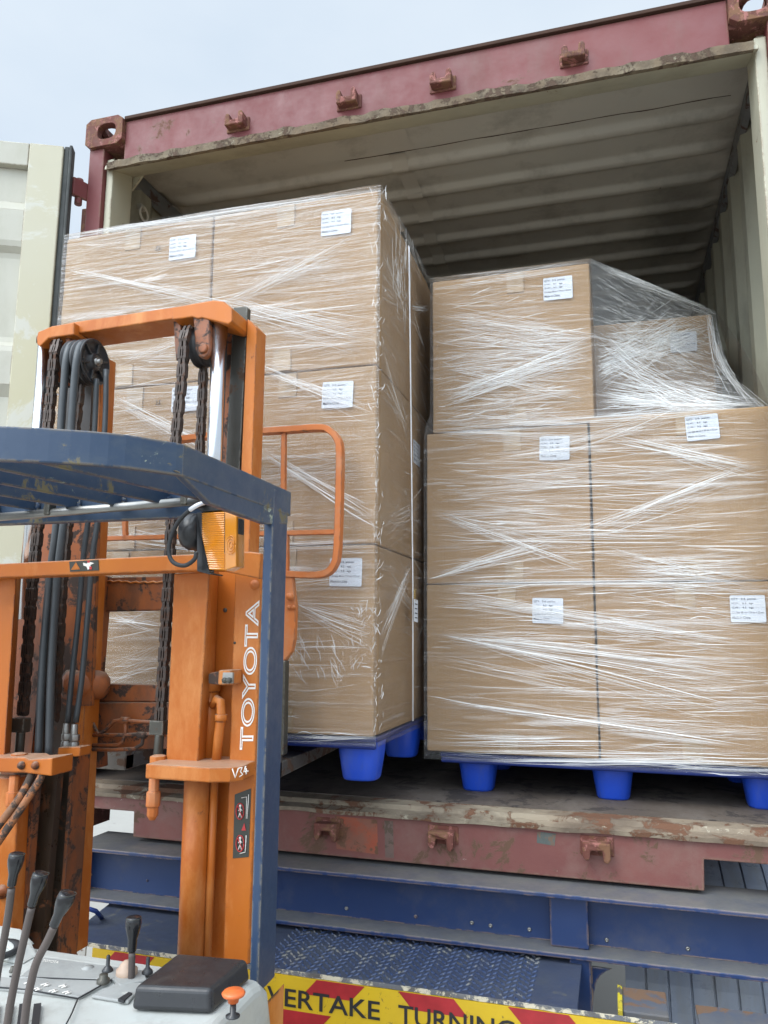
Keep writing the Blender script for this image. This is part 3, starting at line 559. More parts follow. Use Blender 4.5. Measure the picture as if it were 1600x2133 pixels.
# ------------------------------------------------------------------ pallets
def pallet(name, label, x0, x1, y0, y1, ztop_, leg, legx, legy):
    t = thing(name, label, 'pallet', ((x0+x1)/2, (y0+y1)/2, ztop_-leg), 'blue plastic pallets under the loads')
    m = MB(); m.box(x0, x1, y0, y1, ztop_-.016, ztop_-.002)
    for yy in (y0+.002, y1-.014): m.box(x0+.003, x1-.003, yy, yy+.012, ztop_-.034, ztop_-.0165)
    m.build('deck', M['deckshade'], t, .004)
    for lx in legx:
        for ly in legy:
            m = MB(); r = 20; vs = []
            for (sc, z) in ((1.0, ztop_-.0165), (.97, ztop_-.05), (.80, ztop_-leg+.006), (.74, ztop_-leg)):
                for k in range(r):
                    a = 2*pi*k/r; x, y = cos(a), sin(a); e = (abs(x)**3.2+abs(y)**3.2)**(-1/3.2); vs.append((lx+x*e*.062*sc, ly+y*e*.062*sc, z))
            m.add(vs, [(i*r+k, i*r+(k+1) % r, (i+1)*r+(k+1) % r, (i+1)*r+k) for i in range(3) for k in range(r)], True); m.f.append(tuple(len(m.v)-1-k for k in range(r))); m.sm.append(False)
            m.build('foot', M['pallet'], t)
    return t
pallet('plastic_pallet', 'blue plastic pallet lifted on the forks under the left load', xa+.0, xc-.0, LY+.02, LY+1.05, .376, .122, (xa+.08, .705, 1.190), (LY+.10, LY+.53, LY+.96))
lgx = [PZ(1000, 1640, .155).x, PZ(1278, 1655, .155).x, 2.285]
pallet('plastic_pallet', 'blue plastic pallet standing on the container floor under the right load', 1.33, 2.36, RYF+.02, RYF+1.05, .282, .127, lgx, (RYF+.125, RYF+.55, RYF+.97))

# ------------------------------------------------------------------ stretch film
ZR = [None]
class CM:      # film folds as white ribbons of set opacity, painting its bright reflection streaks
    def __init__(s): s.v = []; s.f = []; s.o = []
    def crease(s, p0, p1, wd, op, nrm, sag=0.):  # one white ribbon along a fold, painting its reflection streak
        p0, p1 = Vector(p0), Vector(p1)
        if ZR[0]:
            for q_ in (p0, p1): q_.z = min(ZR[0][1]-.004*random.random(), max(ZR[0][0]+.004*random.random(), q_.z)); q_.x = min(ZR[0][3], max(ZR[0][2], q_.x))
        nrm = Vector(nrm); t = (p1-p0); ln = t.length
        if ln < 1e-4: return
        side = nrm.cross(t).normalized(); n = 5; o = len(s.v); ph = random.random()*9; base = nrm*random.uniform(.0004, .003)
        for i in range(n+1):
            f = i/n; tap = min(1, 4*f, 4*(1-f)); c = p0+t*f+side*(sag*4*f*(1-f)+.0022*noise.noise(Vector((ph, f*3, 0))))+base
            hw = wd/2*(.15+.85*tap); q = op*(.15 if i in (0, n) else 1)*(.8+.4*random.random())
            s.v += [c-side*hw, c+nrm*min(.35*wd, .0012), c+side*hw]; s.o += [q*.7, q, q*.7]
        for i in range(n): a = o+3*i; s.f += [(a, a+1, a+4, a+3), (a+1, a+2, a+5, a+4)]
    def fan(s, p0, p1, n, s0, s1, up, nrm, w0=.0008, w1=.003, op=.5, sag=.004):
        p0, p1, up = Vector(p0), Vector(p1), Vector(up)
        for k in range(n):
            a, b = random.gauss(0, .5), random.gauss(0, .5); f0 = max(0, random.gauss(0, .12)); f1 = 1-max(0, random.gauss(0, .12))
            if random.random() < .4: f0 = random.uniform(-.05, .5); f1 = min(1.06, f0+random.uniform(.2, .7))
            A, B = p0+up*a*s0, p1+up*b*s1; s.crease(A+(B-A)*f0, A+(B-A)*f1, w0+(w1-w0)*random.random()**3, op*random.uniform(.35, 1.25), nrm, random.gauss(0, sag))
    def build(s, name, parent):
        org = Vector(parent['_org']); me = bpy.data.meshes.new(name); me.from_pydata([v-org for v in s.v], [], s.f); me.update()
        at = me.attributes.new('opacity', 'FLOAT', 'POINT'); at.data.foreach_set('value', [min(1, x) for x in s.o]); me.materials.append(M['crease'])
        o = bpy.data.objects.new(name, me); COL.objects.link(o); o.parent = parent; return o
def sheet(f, nu, nv):
    m = MB(); m.add([f(i/nu, j/nv) for j in range(nv+1) for i in range(nu+1)], [(j*(nu+1)+i, j*(nu+1)+i+1, (j+1)*(nu+1)+i+1, (j+1)*(nu+1)+i) for j in range(nv) for i in range(nu)], True); return m
def wob(x, y, z, a=.003): return a*noise.noise(Vector((x*3, y*3, z*11)))+a*.5*noise.noise(Vector((x*8, y*8, z*30)))

fl = thing('stretch_film', 'clear stretch film wrapped tightly round the tall carton load on the forklift', 'stretch film', (.7, -.1, .37), 'stretch film wrapped round the loads')
yf = LY-.0155; fx0, fx1 = xa+.003, xc+.010; fz0, fz1 = .355, 1.956
m = sheet(lambda a, b: (fx0+(fx1-fx0)*a, yf+wob(a, 1, b*1.5), fz0+(fz1-fz0)*b), 40, 60); m.build('film_front', M['film'], fl)
m = sheet(lambda a, b: (fx1+wob(1, a, b*1.5)+.004, yf+1.30*a, fz0+.0+(fz1-fz0)*b-.02*sst(.3, .5, a)*b*0), 30, 60); m.build('film_side', M['film'], fl)
m = sheet(lambda a, b: (fx0-.001-abs(wob(1, a, b*1.5))*.5, yf+1.30*a, fz0+(fz1-fz0)*b), 20, 40); m.build('film_side', M['film'], fl)
m = sheet(lambda a, b: (fx0+(fx1-fx0)*a, yf+.28*b+.0, fz1+.001+wob(a, b, 3)), 30, 8); m.build('film_top', M['film'], fl)
ZR[0] = (fz0, fz1, fx0, fx1+.02)
C = CM(); UP = (0, 0, 1); NF = (0, -1, 0); yc = yf-.0035
F = lambda x, y: PY(x, y, yc)
for (a, b, nn_, s0, s1, op, ww) in (
    ((131, 560), (440, 625), 26, .02, .03, .45, .003), ((430, 618), (786, 700), 34, .025, .05, .5, .004), ((131, 560), (786, 720), 14, .012, .02, .7, .003),
    ((222, 770), (560, 640), 22, .02, .03, .45, .003), ((430, 650), (786, 480), 40, .03, .09, .4, .003), ((534, 765), (786, 862), 26, .015, .03, .6, .004),
    ((222, 905), (440, 870), 16, .03, .03, .35, .002), ((222, 830), (500, 960), 30, .015, .03, .5, .004), ((230, 740), (520, 745), 10, .02, .02, .5, .003),
    ((530, 935), (789, 1085), 26, .012, .03, .65, .004), ((534, 1010), (789, 940), 22, .04, .05, .35, .002), ((240, 1110), (520, 1160), 24, .02, .02, .5, .003),
    ((600, 1255), (789, 1320), 22, .012, .05, .55, .003), ((600, 1210), (789, 1180), 14, .03, .05, .4, .002), ((535, 1140), (789, 1128), 16, .012, .012, .55, .003),
    ((215, 1280), (345, 1300), 26, .06, .06, .55, .0035), ((215, 1400), (345, 1370), 22, .05, .05, .5, .003), ((131, 665), (430, 640), 20, .05, .05, .35, .002),
    ((380, 800), (600, 760), 14, .02, .03, .4, .003), ((131, 500), (786, 405), 40, .03, .03, .35, .002), ((131, 492), (786, 398), 16, .006, .006, .6, .004), ((600, 1532), (792, 1536), 10, .006, .004, .7, .004),
    ((222, 1060), (560, 1020), 16, .04, .04, .35, .002), ((560, 850), (786, 800), 22, .05, .04, .35, .002), ((470, 560), (786, 560), 40, .10, .09, .32, .0022), ((560, 700), (786, 700), 30, .06, .07, .35, .0022)):
    C.fan(F(*a), F(*b), int(nn_*1.2), s0*1.15+.003, s1*1.15+.003, UP, NF, .0006, ww*.85, min(.9, op*1.15))
def rnd_face(C, p00, ux, uz, nrm, n, dens, ang=.06, w1=.0022, op=.33, lmin=.05, lmax=.32):
    p00, ux, uz = Vector(p00), Vector(ux), Vector(uz); lu = ux.length
    for k in range(n):
        while True:
            a, b = random.random(), random.random()
            if random.random() < dens(a, b): break
        l = random.uniform(lmin, lmax); t = random.gauss(0, ang)+(.10*noise.noise(Vector((a*2.3, b*5, 2)))); p = p00+ux*a+uz*b; d = (ux.normalized()*cos(t)+uz.normalized()*sin(t))*l/2
        a0, a1 = p-d, p+d
        if (a0-p00).dot(ux)/lu/lu < 0 or (a1-p00).dot(ux)/lu/lu > 1: continue
        C.crease(a0, a1, .0006+(w1-.0006)*random.random()**2, op*(.22+1.5*random.random()**3), nrm, random.gauss(0, .003))
def densL(a, b):
    v = .35+.5*noise.noise(Vector((a*2, b*6, 9)))+.3*noise.noise(Vector((a*6, b*14, 4)))
    if b < .14: v *= .25
    return max(.03, min(1, v+(.25 if .58 < b < .93 else 0)))
rnd_face(C, (fx0, yc, fz0), (fx1-fx0, 0, 0), (0, 0, fz1-fz0), NF, 1500, densL, .06, .0022, .55)
rnd_face(C, (fx0, yc+.001, fz0), (fx1-fx0, 0, 0), (0, 0, fz1-fz0), NF, 260, lambda a, b: .5, .06, .016, .16, .08, .4)  # broad pale ribbons painting sheen where the film clings
# crumpled film bunch low on the right carton, and along the corner
for k in range(70):
    t = random.random(); x = 752-45*t*t+random.gauss(0, 10); y = 1255+170*t+random.gauss(0, 8); a = random.gauss(1.25, .7); l = random.uniform(8, 34)
    C.crease(F(x, y), F(x+l*cos(a), y+l*sin(a)*-1), random.uniform(.0008, .0026), random.uniform(.15, .6), NF, random.gauss(0, .004))
for k in range(30):
    x = random.choice((610, 625, 690, 660)); y = random.uniform(1310, 1390); a = random.uniform(-1.4, -.7); l = random.uniform(20, 60); C.crease(F(x, y), F(x+l*cos(a)*.7, y-l*sin(a)), .0015, .55, NF, random.gauss(0, .006))
for k in range(170):
    y = random.uniform(400, 1530); x = 787+random.gauss(-3, 6 if y > 560 else 16); a = random.gauss(1.5, .5); l = random.uniform(6, 26 if y > 560 else 40); C.crease(F(x, y), F(x+l*cos(a), y-l*sin(a)), random.uniform(.0008, .0026), random.uniform(.25, .8), NF, random.gauss(0, .002))
C.build('film_glint_crease', fl)
C = CM(); xs_ = fx1+.009; NS = (1, 0, 0); Sx = lambda x, y: PX(x, y, xs_)
rnd_face(C, (xs_, yf, fz0), (0, 1.25, 0), (0, 0, fz1-fz0), NS, 620, lambda a, b: (.9 if a < .45 else .7)*(.3 if b < .18 else 1)*max(.1, .6+.8*noise.noise(Vector((a*3, b*7, 1)))), .28, .0026, .42)
for (a, b, nn_, s0, s1, op) in (((795, 760), (850, 900), 30, .12, .05, .35), ((792, 1330), (855, 1180), 34, .06, .03, .4), ((792, 1100), (880, 1050), 30, .08, .06, .3), ((792, 560), (848, 640), 34, .10, .06, .35), ((852, 640), (895, 645), 24, .03, .03, .7), ((800, 1190), (880, 1290), 20, .04, .04, .4)):
    C.fan(Sx(*a), Sx(*b), nn_, s0, s1, UP, NS, .0008, .003, op)
for k in range(90): p = Sx(random.gauss(835, 10), random.uniform(520, 640)); d = Vector((0, random.gauss(0, .02), random.gauss(0, .05))); C.crease(p, p+d, .002, .5, NS, .003)
C.build('film_glint_crease', fl)

fr = thing('stretch_film', 'clear stretch film round the container load, sagging from its raised top carton', 'stretch film', (1.8, .3, .28), 'stretch film wrapped round the loads')
yg = RYF-.0155; gx0, gx1 = xr[0]-.002, xr[2]+.010; gz0, gz1, gz2 = .262, 1.322, 1.864
m = sheet(lambda a, b: (gx0+(gx1-gx0)*a, yg+wob(a, 5, b), gz0+(gz1-gz0)*b), 40, 40); m.build('film_front', M['film'], fr)
tx0, tx1 = xr[0]+.021, xr[1]+.026
m = sheet(lambda a, b: (tx0-(tx0-gx0)*(1-sst(0, .12, b))+(tx1-tx0+(tx0-gx0)*(1-sst(0, .12, b)))*a, yg+wob(a, 7, b), gz1+(gz2-gz1)*b), 24, 24); m.build('film_front', M['film'], fr)
# tension sheet
TA, TB_, TC_, TD_ = Vector((tx1, yg, gz2)), Vector((2.288, .735, 1.864)), Vector((gx1, yg+.05, gz1)), Vector((tx1, yg, gz1))
def tens(a, b):      # a: 0 at the raised carton, 1 towards the wall; b: 0 at bottom
    top = TA.lerp(TB_, a)+Vector((0, -.02*sin(pi*a), -.012*sin(pi*a))); bot = TD_.lerp(TC_, a); p = bot.lerp(top, b)
    p += Vector((0, .16*sin(pi*b)*a*(1-.2*a), 0)) if a > 0 else Vector(); p.x += -.02*sin(pi*b)*a
    return p+Vector((0, wob(a, 9, b, .006), 0))
m = sheet(tens, 26, 26); m.build('film_tension', M['filmfold'], fr)
m = sheet(lambda a, b: TB_.lerp(Vector((2.40, 1.25, 1.86)), a).lerp(TC_.lerp(Vector((2.38, 1.2, 1.32)), a), 1-b)+Vector((.02*sin(pi*b), 0, 0)), 12, 20); m.build('film_side', M['film'], fr)
m = sheet(lambda a, b: (gx0-.001-abs(wob(1, a, b*1.5))*.5+.022*sst(.64, .70, b), yg+1.0*a, gz0+(gz2-gz0)*b), 20, 40); m.build('film_side', M['film'], fr)
m = sheet(lambda a, b: (tx0+(tx1-tx0)*a, yg+.5*b, gz2+.001), 12, 6); m.build('film_top', M['film'], fr)
ZR[0] = (gz0, gz2, gx0, gx1+.02)
C = CM(); yd = yg-.0035; F = lambda x, y: PY(x, y, yd)
for (a, b, nn_, s0, s1, op, ww) in (
    ((905, 840), (1262, 715), 34, .03, .035, .55, .004), ((905, 655), (1240, 700), 26, .02, .03, .5, .0035), ((905, 750), (1240, 835), 26, .02, .03, .45, .003), ((905, 770), (1240, 740), 26, .06, .06, .4, .003),
    ((905, 700), (1240, 720), 60, .09, .06, .45, .0025), ((910, 830), (1240, 745), 26, .03, .04, .5, .003), ((905, 700), (1240, 735), 40, .07, .06, .45, .003), ((1050, 715), (1240, 712), 24, .04, .04, .5, .003), ((905, 600), (1240, 552), 18, .01, .01, .5, .003), ((905, 620), (1235, 600), 16, .04, .04, .35, .002), ((960, 860), (1240, 800), 24, .03, .04, .4, .003),
    ((888, 1062), (1240, 1170), 26, .012, .05, .6, .004), ((1240, 1165), (1598, 1215), 34, .05, .05, .5, .0035), ((888, 1205), (1180, 1120), 34, .012, .04, .6, .004), ((1180, 1120), (1575, 975), 34, .04, .03, .6, .004),
    ((890, 900), (1250, 915), 26, .03, .03, .5, .003), ((1250, 905), (1598, 985), 26, .02, .03, .65, .004), ((1100, 950), (1440, 850), 34, .04, .03, .45, .003), ((890, 890), (1598, 845), 34, .025, .02, .5, .003),
    ((890, 990), (1598, 1010), 60, .10, .10, .35, .003), ((890, 1105), (1500, 1105), 20, .06, .05, .45, .006), ((890, 1213), (1598, 1209), 30, .012, .012, .5, .003), ((1300, 1180), (1598, 1170), 30, .05, .05, .5, .003),
    ((890, 1240), (1598, 1345), 50, .02, .05, .5, .003), ((890, 1322), (1598, 1400), 36, .012, .06, .6, .004), ((925, 1322), (1598, 1480), 22, .012, .07, .65, .0045), ((890, 1375), (1300, 1450), 16, .03, .04, .5, .004),
    ((890, 1456), (1598, 1555), 14, .008, .02, .75, .0045), ((910, 1440), (1598, 1470), 16, .02, .10, .5, .003), ((1200, 1500), (1598, 1530), 24, .05, .06, .45, .003), ((900, 1534), (1250, 1534), 6, .002, .004, .8, .0045),
    ((905, 1548), (1300, 1546), 6, .002, .004, .7, .0045), ((900, 1562), (1598, 1574), 10, .003, .006, .75, .0045), ((1250, 1250), (1598, 1260), 30, .08, .08, .4, .003), ((1000, 1586), (1598, 1590), 14, .004, .004, .7, .004)):
    C.fan(F(*a), F(*b), int(nn_*1.2), s0*1.15+.003, s1*1.15+.003, UP, NF, .0006, ww*.85, min(.9, op*1.15))
def densR(a, b):
    v = .4+.5*noise.noise(Vector((a*2, b*7, 19)))+.3*noise.noise(Vector((a*6, b*14, 14)))
    if b < .32 and a < .55: v *= .22
    return max(.03, min(1, v+.3*(a > .55)))
rnd_face(C, (gx0, yd, gz0), (gx1-gx0, 0, 0), (0, 0, gz1-gz0), NF, 1500, densR, .055, .0024, .6)
rnd_face(C, (gx0, yd+.001, gz0), (gx1-gx0, 0, 0), (0, 0, gz1-gz0), NF, 320, lambda a, b: .3+.5*b, .05, .018, .18, .08, .4)  # wide faint ribbons, sheen painted onto the lower film
rnd_face(C, (tx0, yd, gz1), (tx1-tx0, 0, 0), (0, 0, gz2-gz1), NF, 1100, lambda a, b: max(.05, min(1, 1.15-b*.9+.5*noise.noise(Vector((a*3, b*8, 3))))), .14, .0028, .52, .03, .24)
C.build('film_glint_crease', fr)
ZR[0] = None
C = CM()
def tcre(a0, b0, a1, b1, wd, op):
    p, q = tens(a0, b0), tens(a1, b1); nn_ = (tens(min(1, a0+.05), b0)-p).cross(tens(a0, min(1, b0+.05))-p)
    if b0 > .95: nn_ = Vector((.3, -1, .2))
    nn_ = nn_.normalized(); nn_ = nn_ if nn_.y < 0 else -nn_; mid = tens((a0+a1)/2, (b0+b1)/2); C.crease(p+nn_*.004, mid+nn_*.004, wd, op, nn_); C.crease(mid+nn_*.004, q+nn_*.004, wd, op, nn_)
for k in range(1000):
    a = random.random(); b = random.random(); 
    if random.random() < .5: l = random.uniform(.08, .3); s_ = random.gauss(-.08, .08)
    else: l = random.uniform(.04, .14); s_ = random.gauss(-.2, .25)
    a1, b1 = a+l, b+l*s_
    if a1 > 1 or not 0 < b1 < 1: continue
    tcre(a, b, a1, b1, random.uniform(.0008, .0024), random.uniform(.15, .7))
for k in range(60): b = .35+random.gauss(0, .09); tcre(random.uniform(0, .3), b+.1, random.uniform(.6, .97), .76+random.gauss(0, .08), random.uniform(.001, .0026), random.uniform(.3, .7))
for k in range(50): b = .34+random.gauss(0, .14); tcre(random.uniform(0, .2), max(.02, b), random.uniform(.4, .98), max(.02, .12+random.gauss(0, .04)), random.uniform(.001, .003), random.uniform(.4, .9))
for k in range(50): b = 1-abs(random.gauss(0, .03)); tcre(random.uniform(0, .4), b, random.uniform(.5, 1), 1-abs(random.gauss(0, .03)), random.uniform(.001, .0025), random.uniform(.4, .9))
for k in range(70): b = .30+random.gauss(0, .05); tcre(0, b, random.uniform(.55, .8), .72+random.gauss(0, .07), random.uniform(.001, .0022), random.uniform(.5, .95))
for k in range(60): b = .10+abs(random.gauss(0, .06)); tcre(random.uniform(0, .3), b, random.uniform(.5, .99), max(.02, b*.5+random.gauss(0, .02)), random.uniform(.001, .0022), random.uniform(.5, .95))
for k in range(46): b = random.uniform(.05, .68); a = random.uniform(0, .5); tcre(a, b, min(1, a+random.uniform(.2, .5)), max(.02, min(.98, b+random.gauss(.04, .12))), random.uniform(.006, .018), random.uniform(.10, .26))
for k in range(60): a = .93+random.gauss(0, .03); a = min(a, 1); tcre(a, random.uniform(.5, 1), min(1, max(0, a+random.gauss(0, .04))), random.uniform(0, .6), random.uniform(.001, .003), random.uniform(.3, .8))
C.build('film_glint_crease', fr)
# white strap with its brass spring and tag
st = thing('strap', 'thin white vertical strap with brass spring and paper tag beside the left load', 'strap', (1.28, .1, .37))
p0, p1 = Sx(849, 512), Sx(857, 1502); pm = p0.lerp(p1, .72); m = MB()
for dx in (0, .008): m.tube([p0+Vector((.004, dx, 0)), p0.lerp(p1, .3)+Vector((.006, dx*.6, 0)), pm+Vector((.008, dx*.3, 0)), p1+Vector((.004, dx, 0))], .0017, 6)
m.build('cord', M['cord'], st)
m = MB(); c0 = Sx(856, 1228)+Vector((.012, 0, 0)); m.tube([c0+Vector((.004*cos(a), .004*sin(a), -a*.0011)) for a in [k*.6 for k in range(60)]], .0011, 5); m.build('spring', M['brass'], st)
m = MB(); c0 = Sx(857, 1272)+Vector((.014, 0, 0)); m.prism([c0+Vector((0, a, b)) for a, b in ((-.024, -.033), (.022, -.036), (.024, .033), (-.022, .035))], (.001, 0, 0)); tg = m.build('tag', M['paper'], st)
m = MB()
for k in range(4): m.prism([c0+Vector((.0015, a, b+.02-.014*k)) for a, b in ((-.016, -.001), (.014, -.002), (.014, .001), (-.016, .002))], (.0004, 0, 0))
m.build('tag_print', M['ink'], tg)

# ================================================================== TRAILER
tr = thing('trailer', 'dusty dark blue container trailer with riveted rear crossbeam and yellow warning board', 'trailer', (1.2, .5, -1.25))
bx0, bx1 = .212, 2.60
m = MB(); m.box(bx0, bx1, -.10, .10, -.026, -.014); m.build('beam_top_flange', M['blue'], tr, .003)
m = MB(); m.box(bx0+.012, bx1, -.022, -.012, -.1565, -.0265); m.box(bx0+.012, bx0+.022, -.095, -.0225, -.1565, -.0265); m.build('beam_web', M['blue'], tr)
m = MB(); m.box(bx0, bx1, -.10, .10, -.169, -.157); m.build('beam_bottom_flange', M['blue'], tr, .003)
sx0 = PY(1145, 1900, -.06).x; sx1 = PY(1225, 1900, -.06).x
m = MB(); m.box(sx0, sx1, -.062, -.0225, -.1563, -.0267); m.build('beam_stiffener', M['blue'], tr, .004)
for (x, y, r) in ((722, 1892, .0055), (866, 1909, .005), (983, 1922, .0055), (1022, 1928, .0055), (1103, 1936, .0055), (1264, 1958, .0055), (1433, 1976, .0055), (190, 1822, .004), (307, 1834, .004)):
    m = MB(); p = PY(x, y, -.0225); m.lathe(p+Vector((0, .0005, 0)), (0, -1, 0), [(r, 0), (r, .002), (r*.7, .0035), (r*.35, .0036), (r*.3, .002), (0, .002)], 14); m.build('rivet', M['steelbare'] if r > .0052 else M['blue'], tr)
m = MB(); p = PY(176, 1808, -.0225); m.lathe(p, (0, -1, 0), [(.014, 0), (.014, .004), (.008, .005), (.008, .012), (0, .013)], 12); m.build('bolt', M['steelbare'], tr)
# chequer plate step with raised lozenges
m = MB(); stx0 = .335; stx1 = PZ(1120, 2100, -.18).x
m.prism([(.42, -.345, -.186), (.42, -.345, -.18), (.36, -.18, -.18), (.36, -.02, -.18), (.36, -.02, -.186)], (0, 0, 0)) if 0 else None
m.hexa([(.402, -.345, -.19), (1.765, -.345, -.19), (1.765, -.02, -.19), (.335, -.02, -.19)], [(.402, -.345, -.182), (1.765, -.345, -.182), (1.765, -.02, -.182), (.335, -.02, -.182)])
m.build('step_plate', M['bluestep'], tr, .002)
m = MB()
r0 = 0; yy = -.332
while yy < -.03:
    xx = .98+(.0135 if r0 % 2 else 0)
    while xx < 1.66:
        a = pi/4 if (int(round(xx/.027))+r0) % 2 else -pi/4; d = Vector((cos(a), sin(a), 0))*.0098; s_ = Vector((-sin(a), cos(a), 0))*.0034; c = Vector((xx, yy, -.1815))
        m.add([c-d, c-s_, c+d, c+s_, c-d*.55+Vector((0, 0, .0042)), c+d*.55+Vector((0, 0, .0042))], [(0, 1, 5, 4), (1, 2, 5), (2, 3, 4, 5), (3, 0, 4)])
        xx += .027
    yy += .0135; r0 += 1
m.build('tread_pattern', M['tread'], tr)
m = MB(); vs = []; nn = 90
for i in range(nn+1):
    x = .408+(1.765-.408)*i/nn if 0 else .408+1.9*i/nn; a = .0025*noise.noise(Vector((x*30, 0, 0))); vs += [(x, -.350, -.189+a), (x, -.350, -.180+a*.4), (x, -.3455, -.180+a*.4), (x, -.3455, -.189)]
m.add(vs, [(i*4+k, i*4+(k+1) % 4, (i+1)*4+(k+1) % 4, (i+1)*4+k) for i in range(nn) for k in range(4)]); m.build('board_edge', M['chipedge'], tr)
# warning board
bd = MB(); bd.box(.50, 2.32, -.352, -.3465, -.36, -.1905); board = bd.build('warning_board', M['yellow'], tr)
tag(board, 'yellow and red warning board lettered about turning')
def stripe(a, b, top, mirror=1):
    zt_, zb_ = (-.191, -.227) if top else (-.268, -.31); sh = (zt_-zb_)*.95*mirror
    MB().prism([(a, -.3528, zt_), (b, -.3528, zt_), (b-sh, -.3528, zb_), (a-sh, -.3528, zb_)], (0, .0005, 0)).build('red_stripe', M['signred'], board)
yb = -.352
def bpt(x, y): p = PY(x, y, yb); return p
stripe(bpt(660, 2036).x, bpt(760, 2052).x, True, 1); stripe(bpt(830, 2062).x, bpt(945, 2080).x, True, -1); stripe(bpt(1058, 2095).x, bpt(1185, 2116).x, True, -1)
stripe(bpt(380, 2000).x, bpt(505, 2010).x, True, 1); stripe(.57, .69, True, 1)
stripe(bpt(590, 2100).x, bpt(690, 2110).x, False, 1); stripe(.8, .9, False, 1); stripe(1.35, 1.5, False, -1); stripe(1.7, 1.85, False, -1); stripe(1.95, 2.1, True, -1)
y2 = yb-.0018
def word(txt, xa_, xb_):
    m = MB(); text_on(m, txt, [(xa_, y2, -.261), (xb_, y2, -.261), (xb_, y2, -.219), (xa_, y2, -.219)], bold=.012); m.build('board_lettering', M['black'], board)
xE = bpt(585, 2080).x; xN = bpt(792, 2112).x; sc = (xN-xE)
word('OVERTAKE', xE-sc*.36, xN); xT = bpt(830, 2106).x; word('TURNING', xT, xT+sc*1.07); word('VEHICLE', xT+sc*1.28, xT+sc*2.28); word('DO NOT', xE-sc*1.55, xE-sc*.6)
m = MB(); p = PY(128, 1958, -.35); m.box(.405, .478, -.352, -.3465, -.245, -.1905); m.build('reflector_plate', M['white'], tr)
m = MB(); c = Vector((.440, -.3525, -.218)); m.lathe(c, (0, -1, 0), [(.0, -.0005), (.013, -.0005), (.015, .001), (.0165, 0)], 18); m.build('plate_hole', M['castrust'], tr)
# legs, gusset, rails, rubber bracket and pipe below the beam
m = MB(); x0_ = PY(1188, 2030, -.06).x; x1_ = PY(1232, 2030, -.06).x
m.box(x0_, x1_, -.085, -.03, -.33, -.1695)
m.px([(1227, 2012), (1276, 2019), (1263, 2024), (1250, 2034), (1242, 2048), (1237, 2072), (1234, 2114), (1222, 2112)], -.06, .008); m.build('step_post', M['blue'], tr, .003)
for xx in (.74, 1.58):
    m = MB(); m.box(xx, xx+.11, .10, 6.0, -.17, -.05) if 0 else m.box(xx, xx+.11, .101, 6.0, -.30, -.03); m.build('chassis_rail', M['blue'], tr, .003)
m = MB(); a = PY(1297, 2070, -.22); m.box(a.x, a.x+.10, -.26, -.13, -.30, -.205); m.build('pipe_bracket', M['rustyblue'], tr, .003)
m = MB(); m.box(a.x-.012, a.x-.001, -.27, -.13, -.30, -.20); m.prism([(a.x-.045, -.25, -.262), (a.x-.02, -.25, -.262), (a.x-.02, -.25, -.235)], (0, .01, 0)); m.build('yellow_edge', M['yellowp'], tr, .002)
m = MB(); m.cyl((1.72, -.20, -.285), (2.62, -.20, -.285), .036, n=20); m.build('bumper_pipe', M['blue'], tr)
m = MB(); m.box(2.03, 2.62, -.26, -.12, -.236, -.228); m.build('bumper_top', M['rustyblue'], tr, .002)
# mudguards with ribs, wheels under them
def mudguard(x0, x1, yc_, zc_, r):
    m = MB(); n = 26; xs = []; x = x0
    while x < x1: xs += [(x, 0), (x+.058, 0), (x+.060, -.007), (x+.066, -.007)]; x += .068
    vs = [(x, yc_-(r+d)*cos(pi*i/n), zc_+(r+d)*sin(pi*i/n)) for i in range(n+1) for x, d in xs]; k = len(xs)
    m.add(vs, [(i*k+j, i*k+j+1, (i+1)*k+j+1, (i+1)*k+j) for i in range(n) for j in range(k-1)], False); m.build('mudguard', M['bluegrey'], tr, solid=.004)
    wl = MB(); wl.lathe((x0+.05, yc_, zc_-.03), (1, 0, 0), [(.26, 0), (.46, .0), (.50, .03), (.50, .25), (.46, .28), (.26, .28)], 40); wo = wl.build('wheel', M['rubber'], tr)
    wl = MB(); wl.lathe((x0+.05, yc_, zc_-.03), (1, 0, 0), [(0, .10), (.10, .06), (.2, .10), (.26, .0), (.26, .28), (.2, .2), (0, .2)], 30); wl.build('rim', M['steelbare'], wo)
mudguard(1.87, 2.55, 1.05, -.72, .60); mudguard(-.05, .50, 1.05, -.72, .60)
# small blue air hose with coupling on the step
m = MB(); hp = [PZ(175, 1916, -.17), PZ(172, 1899, -.14), PZ(185, 1893, -.135), PZ(200, 1898, -.14), PZ(212, 1912, -.18)]; m.tube(hp, .0065, 10); ah = m.build('air_hose', M['navycloth'], tr)
m = MB(); c = PZ(172, 1893, -.14); m.tube([c+Vector((.013*cos(a)-.004, 0, .016*sin(a)+.004)) for a in [k*pi/6 for k in range(13)]], .003, 6); m.build('coupling', M['steelbare'], ah)

# ================================================================== FORKLIFT
fk = thing('forklift', 'orange forklift with navy overhead guard, lifting the left load', 'forklift', (.72, -1.2, -1.25))
Om, Od = M['orange'], M['orangedirty']
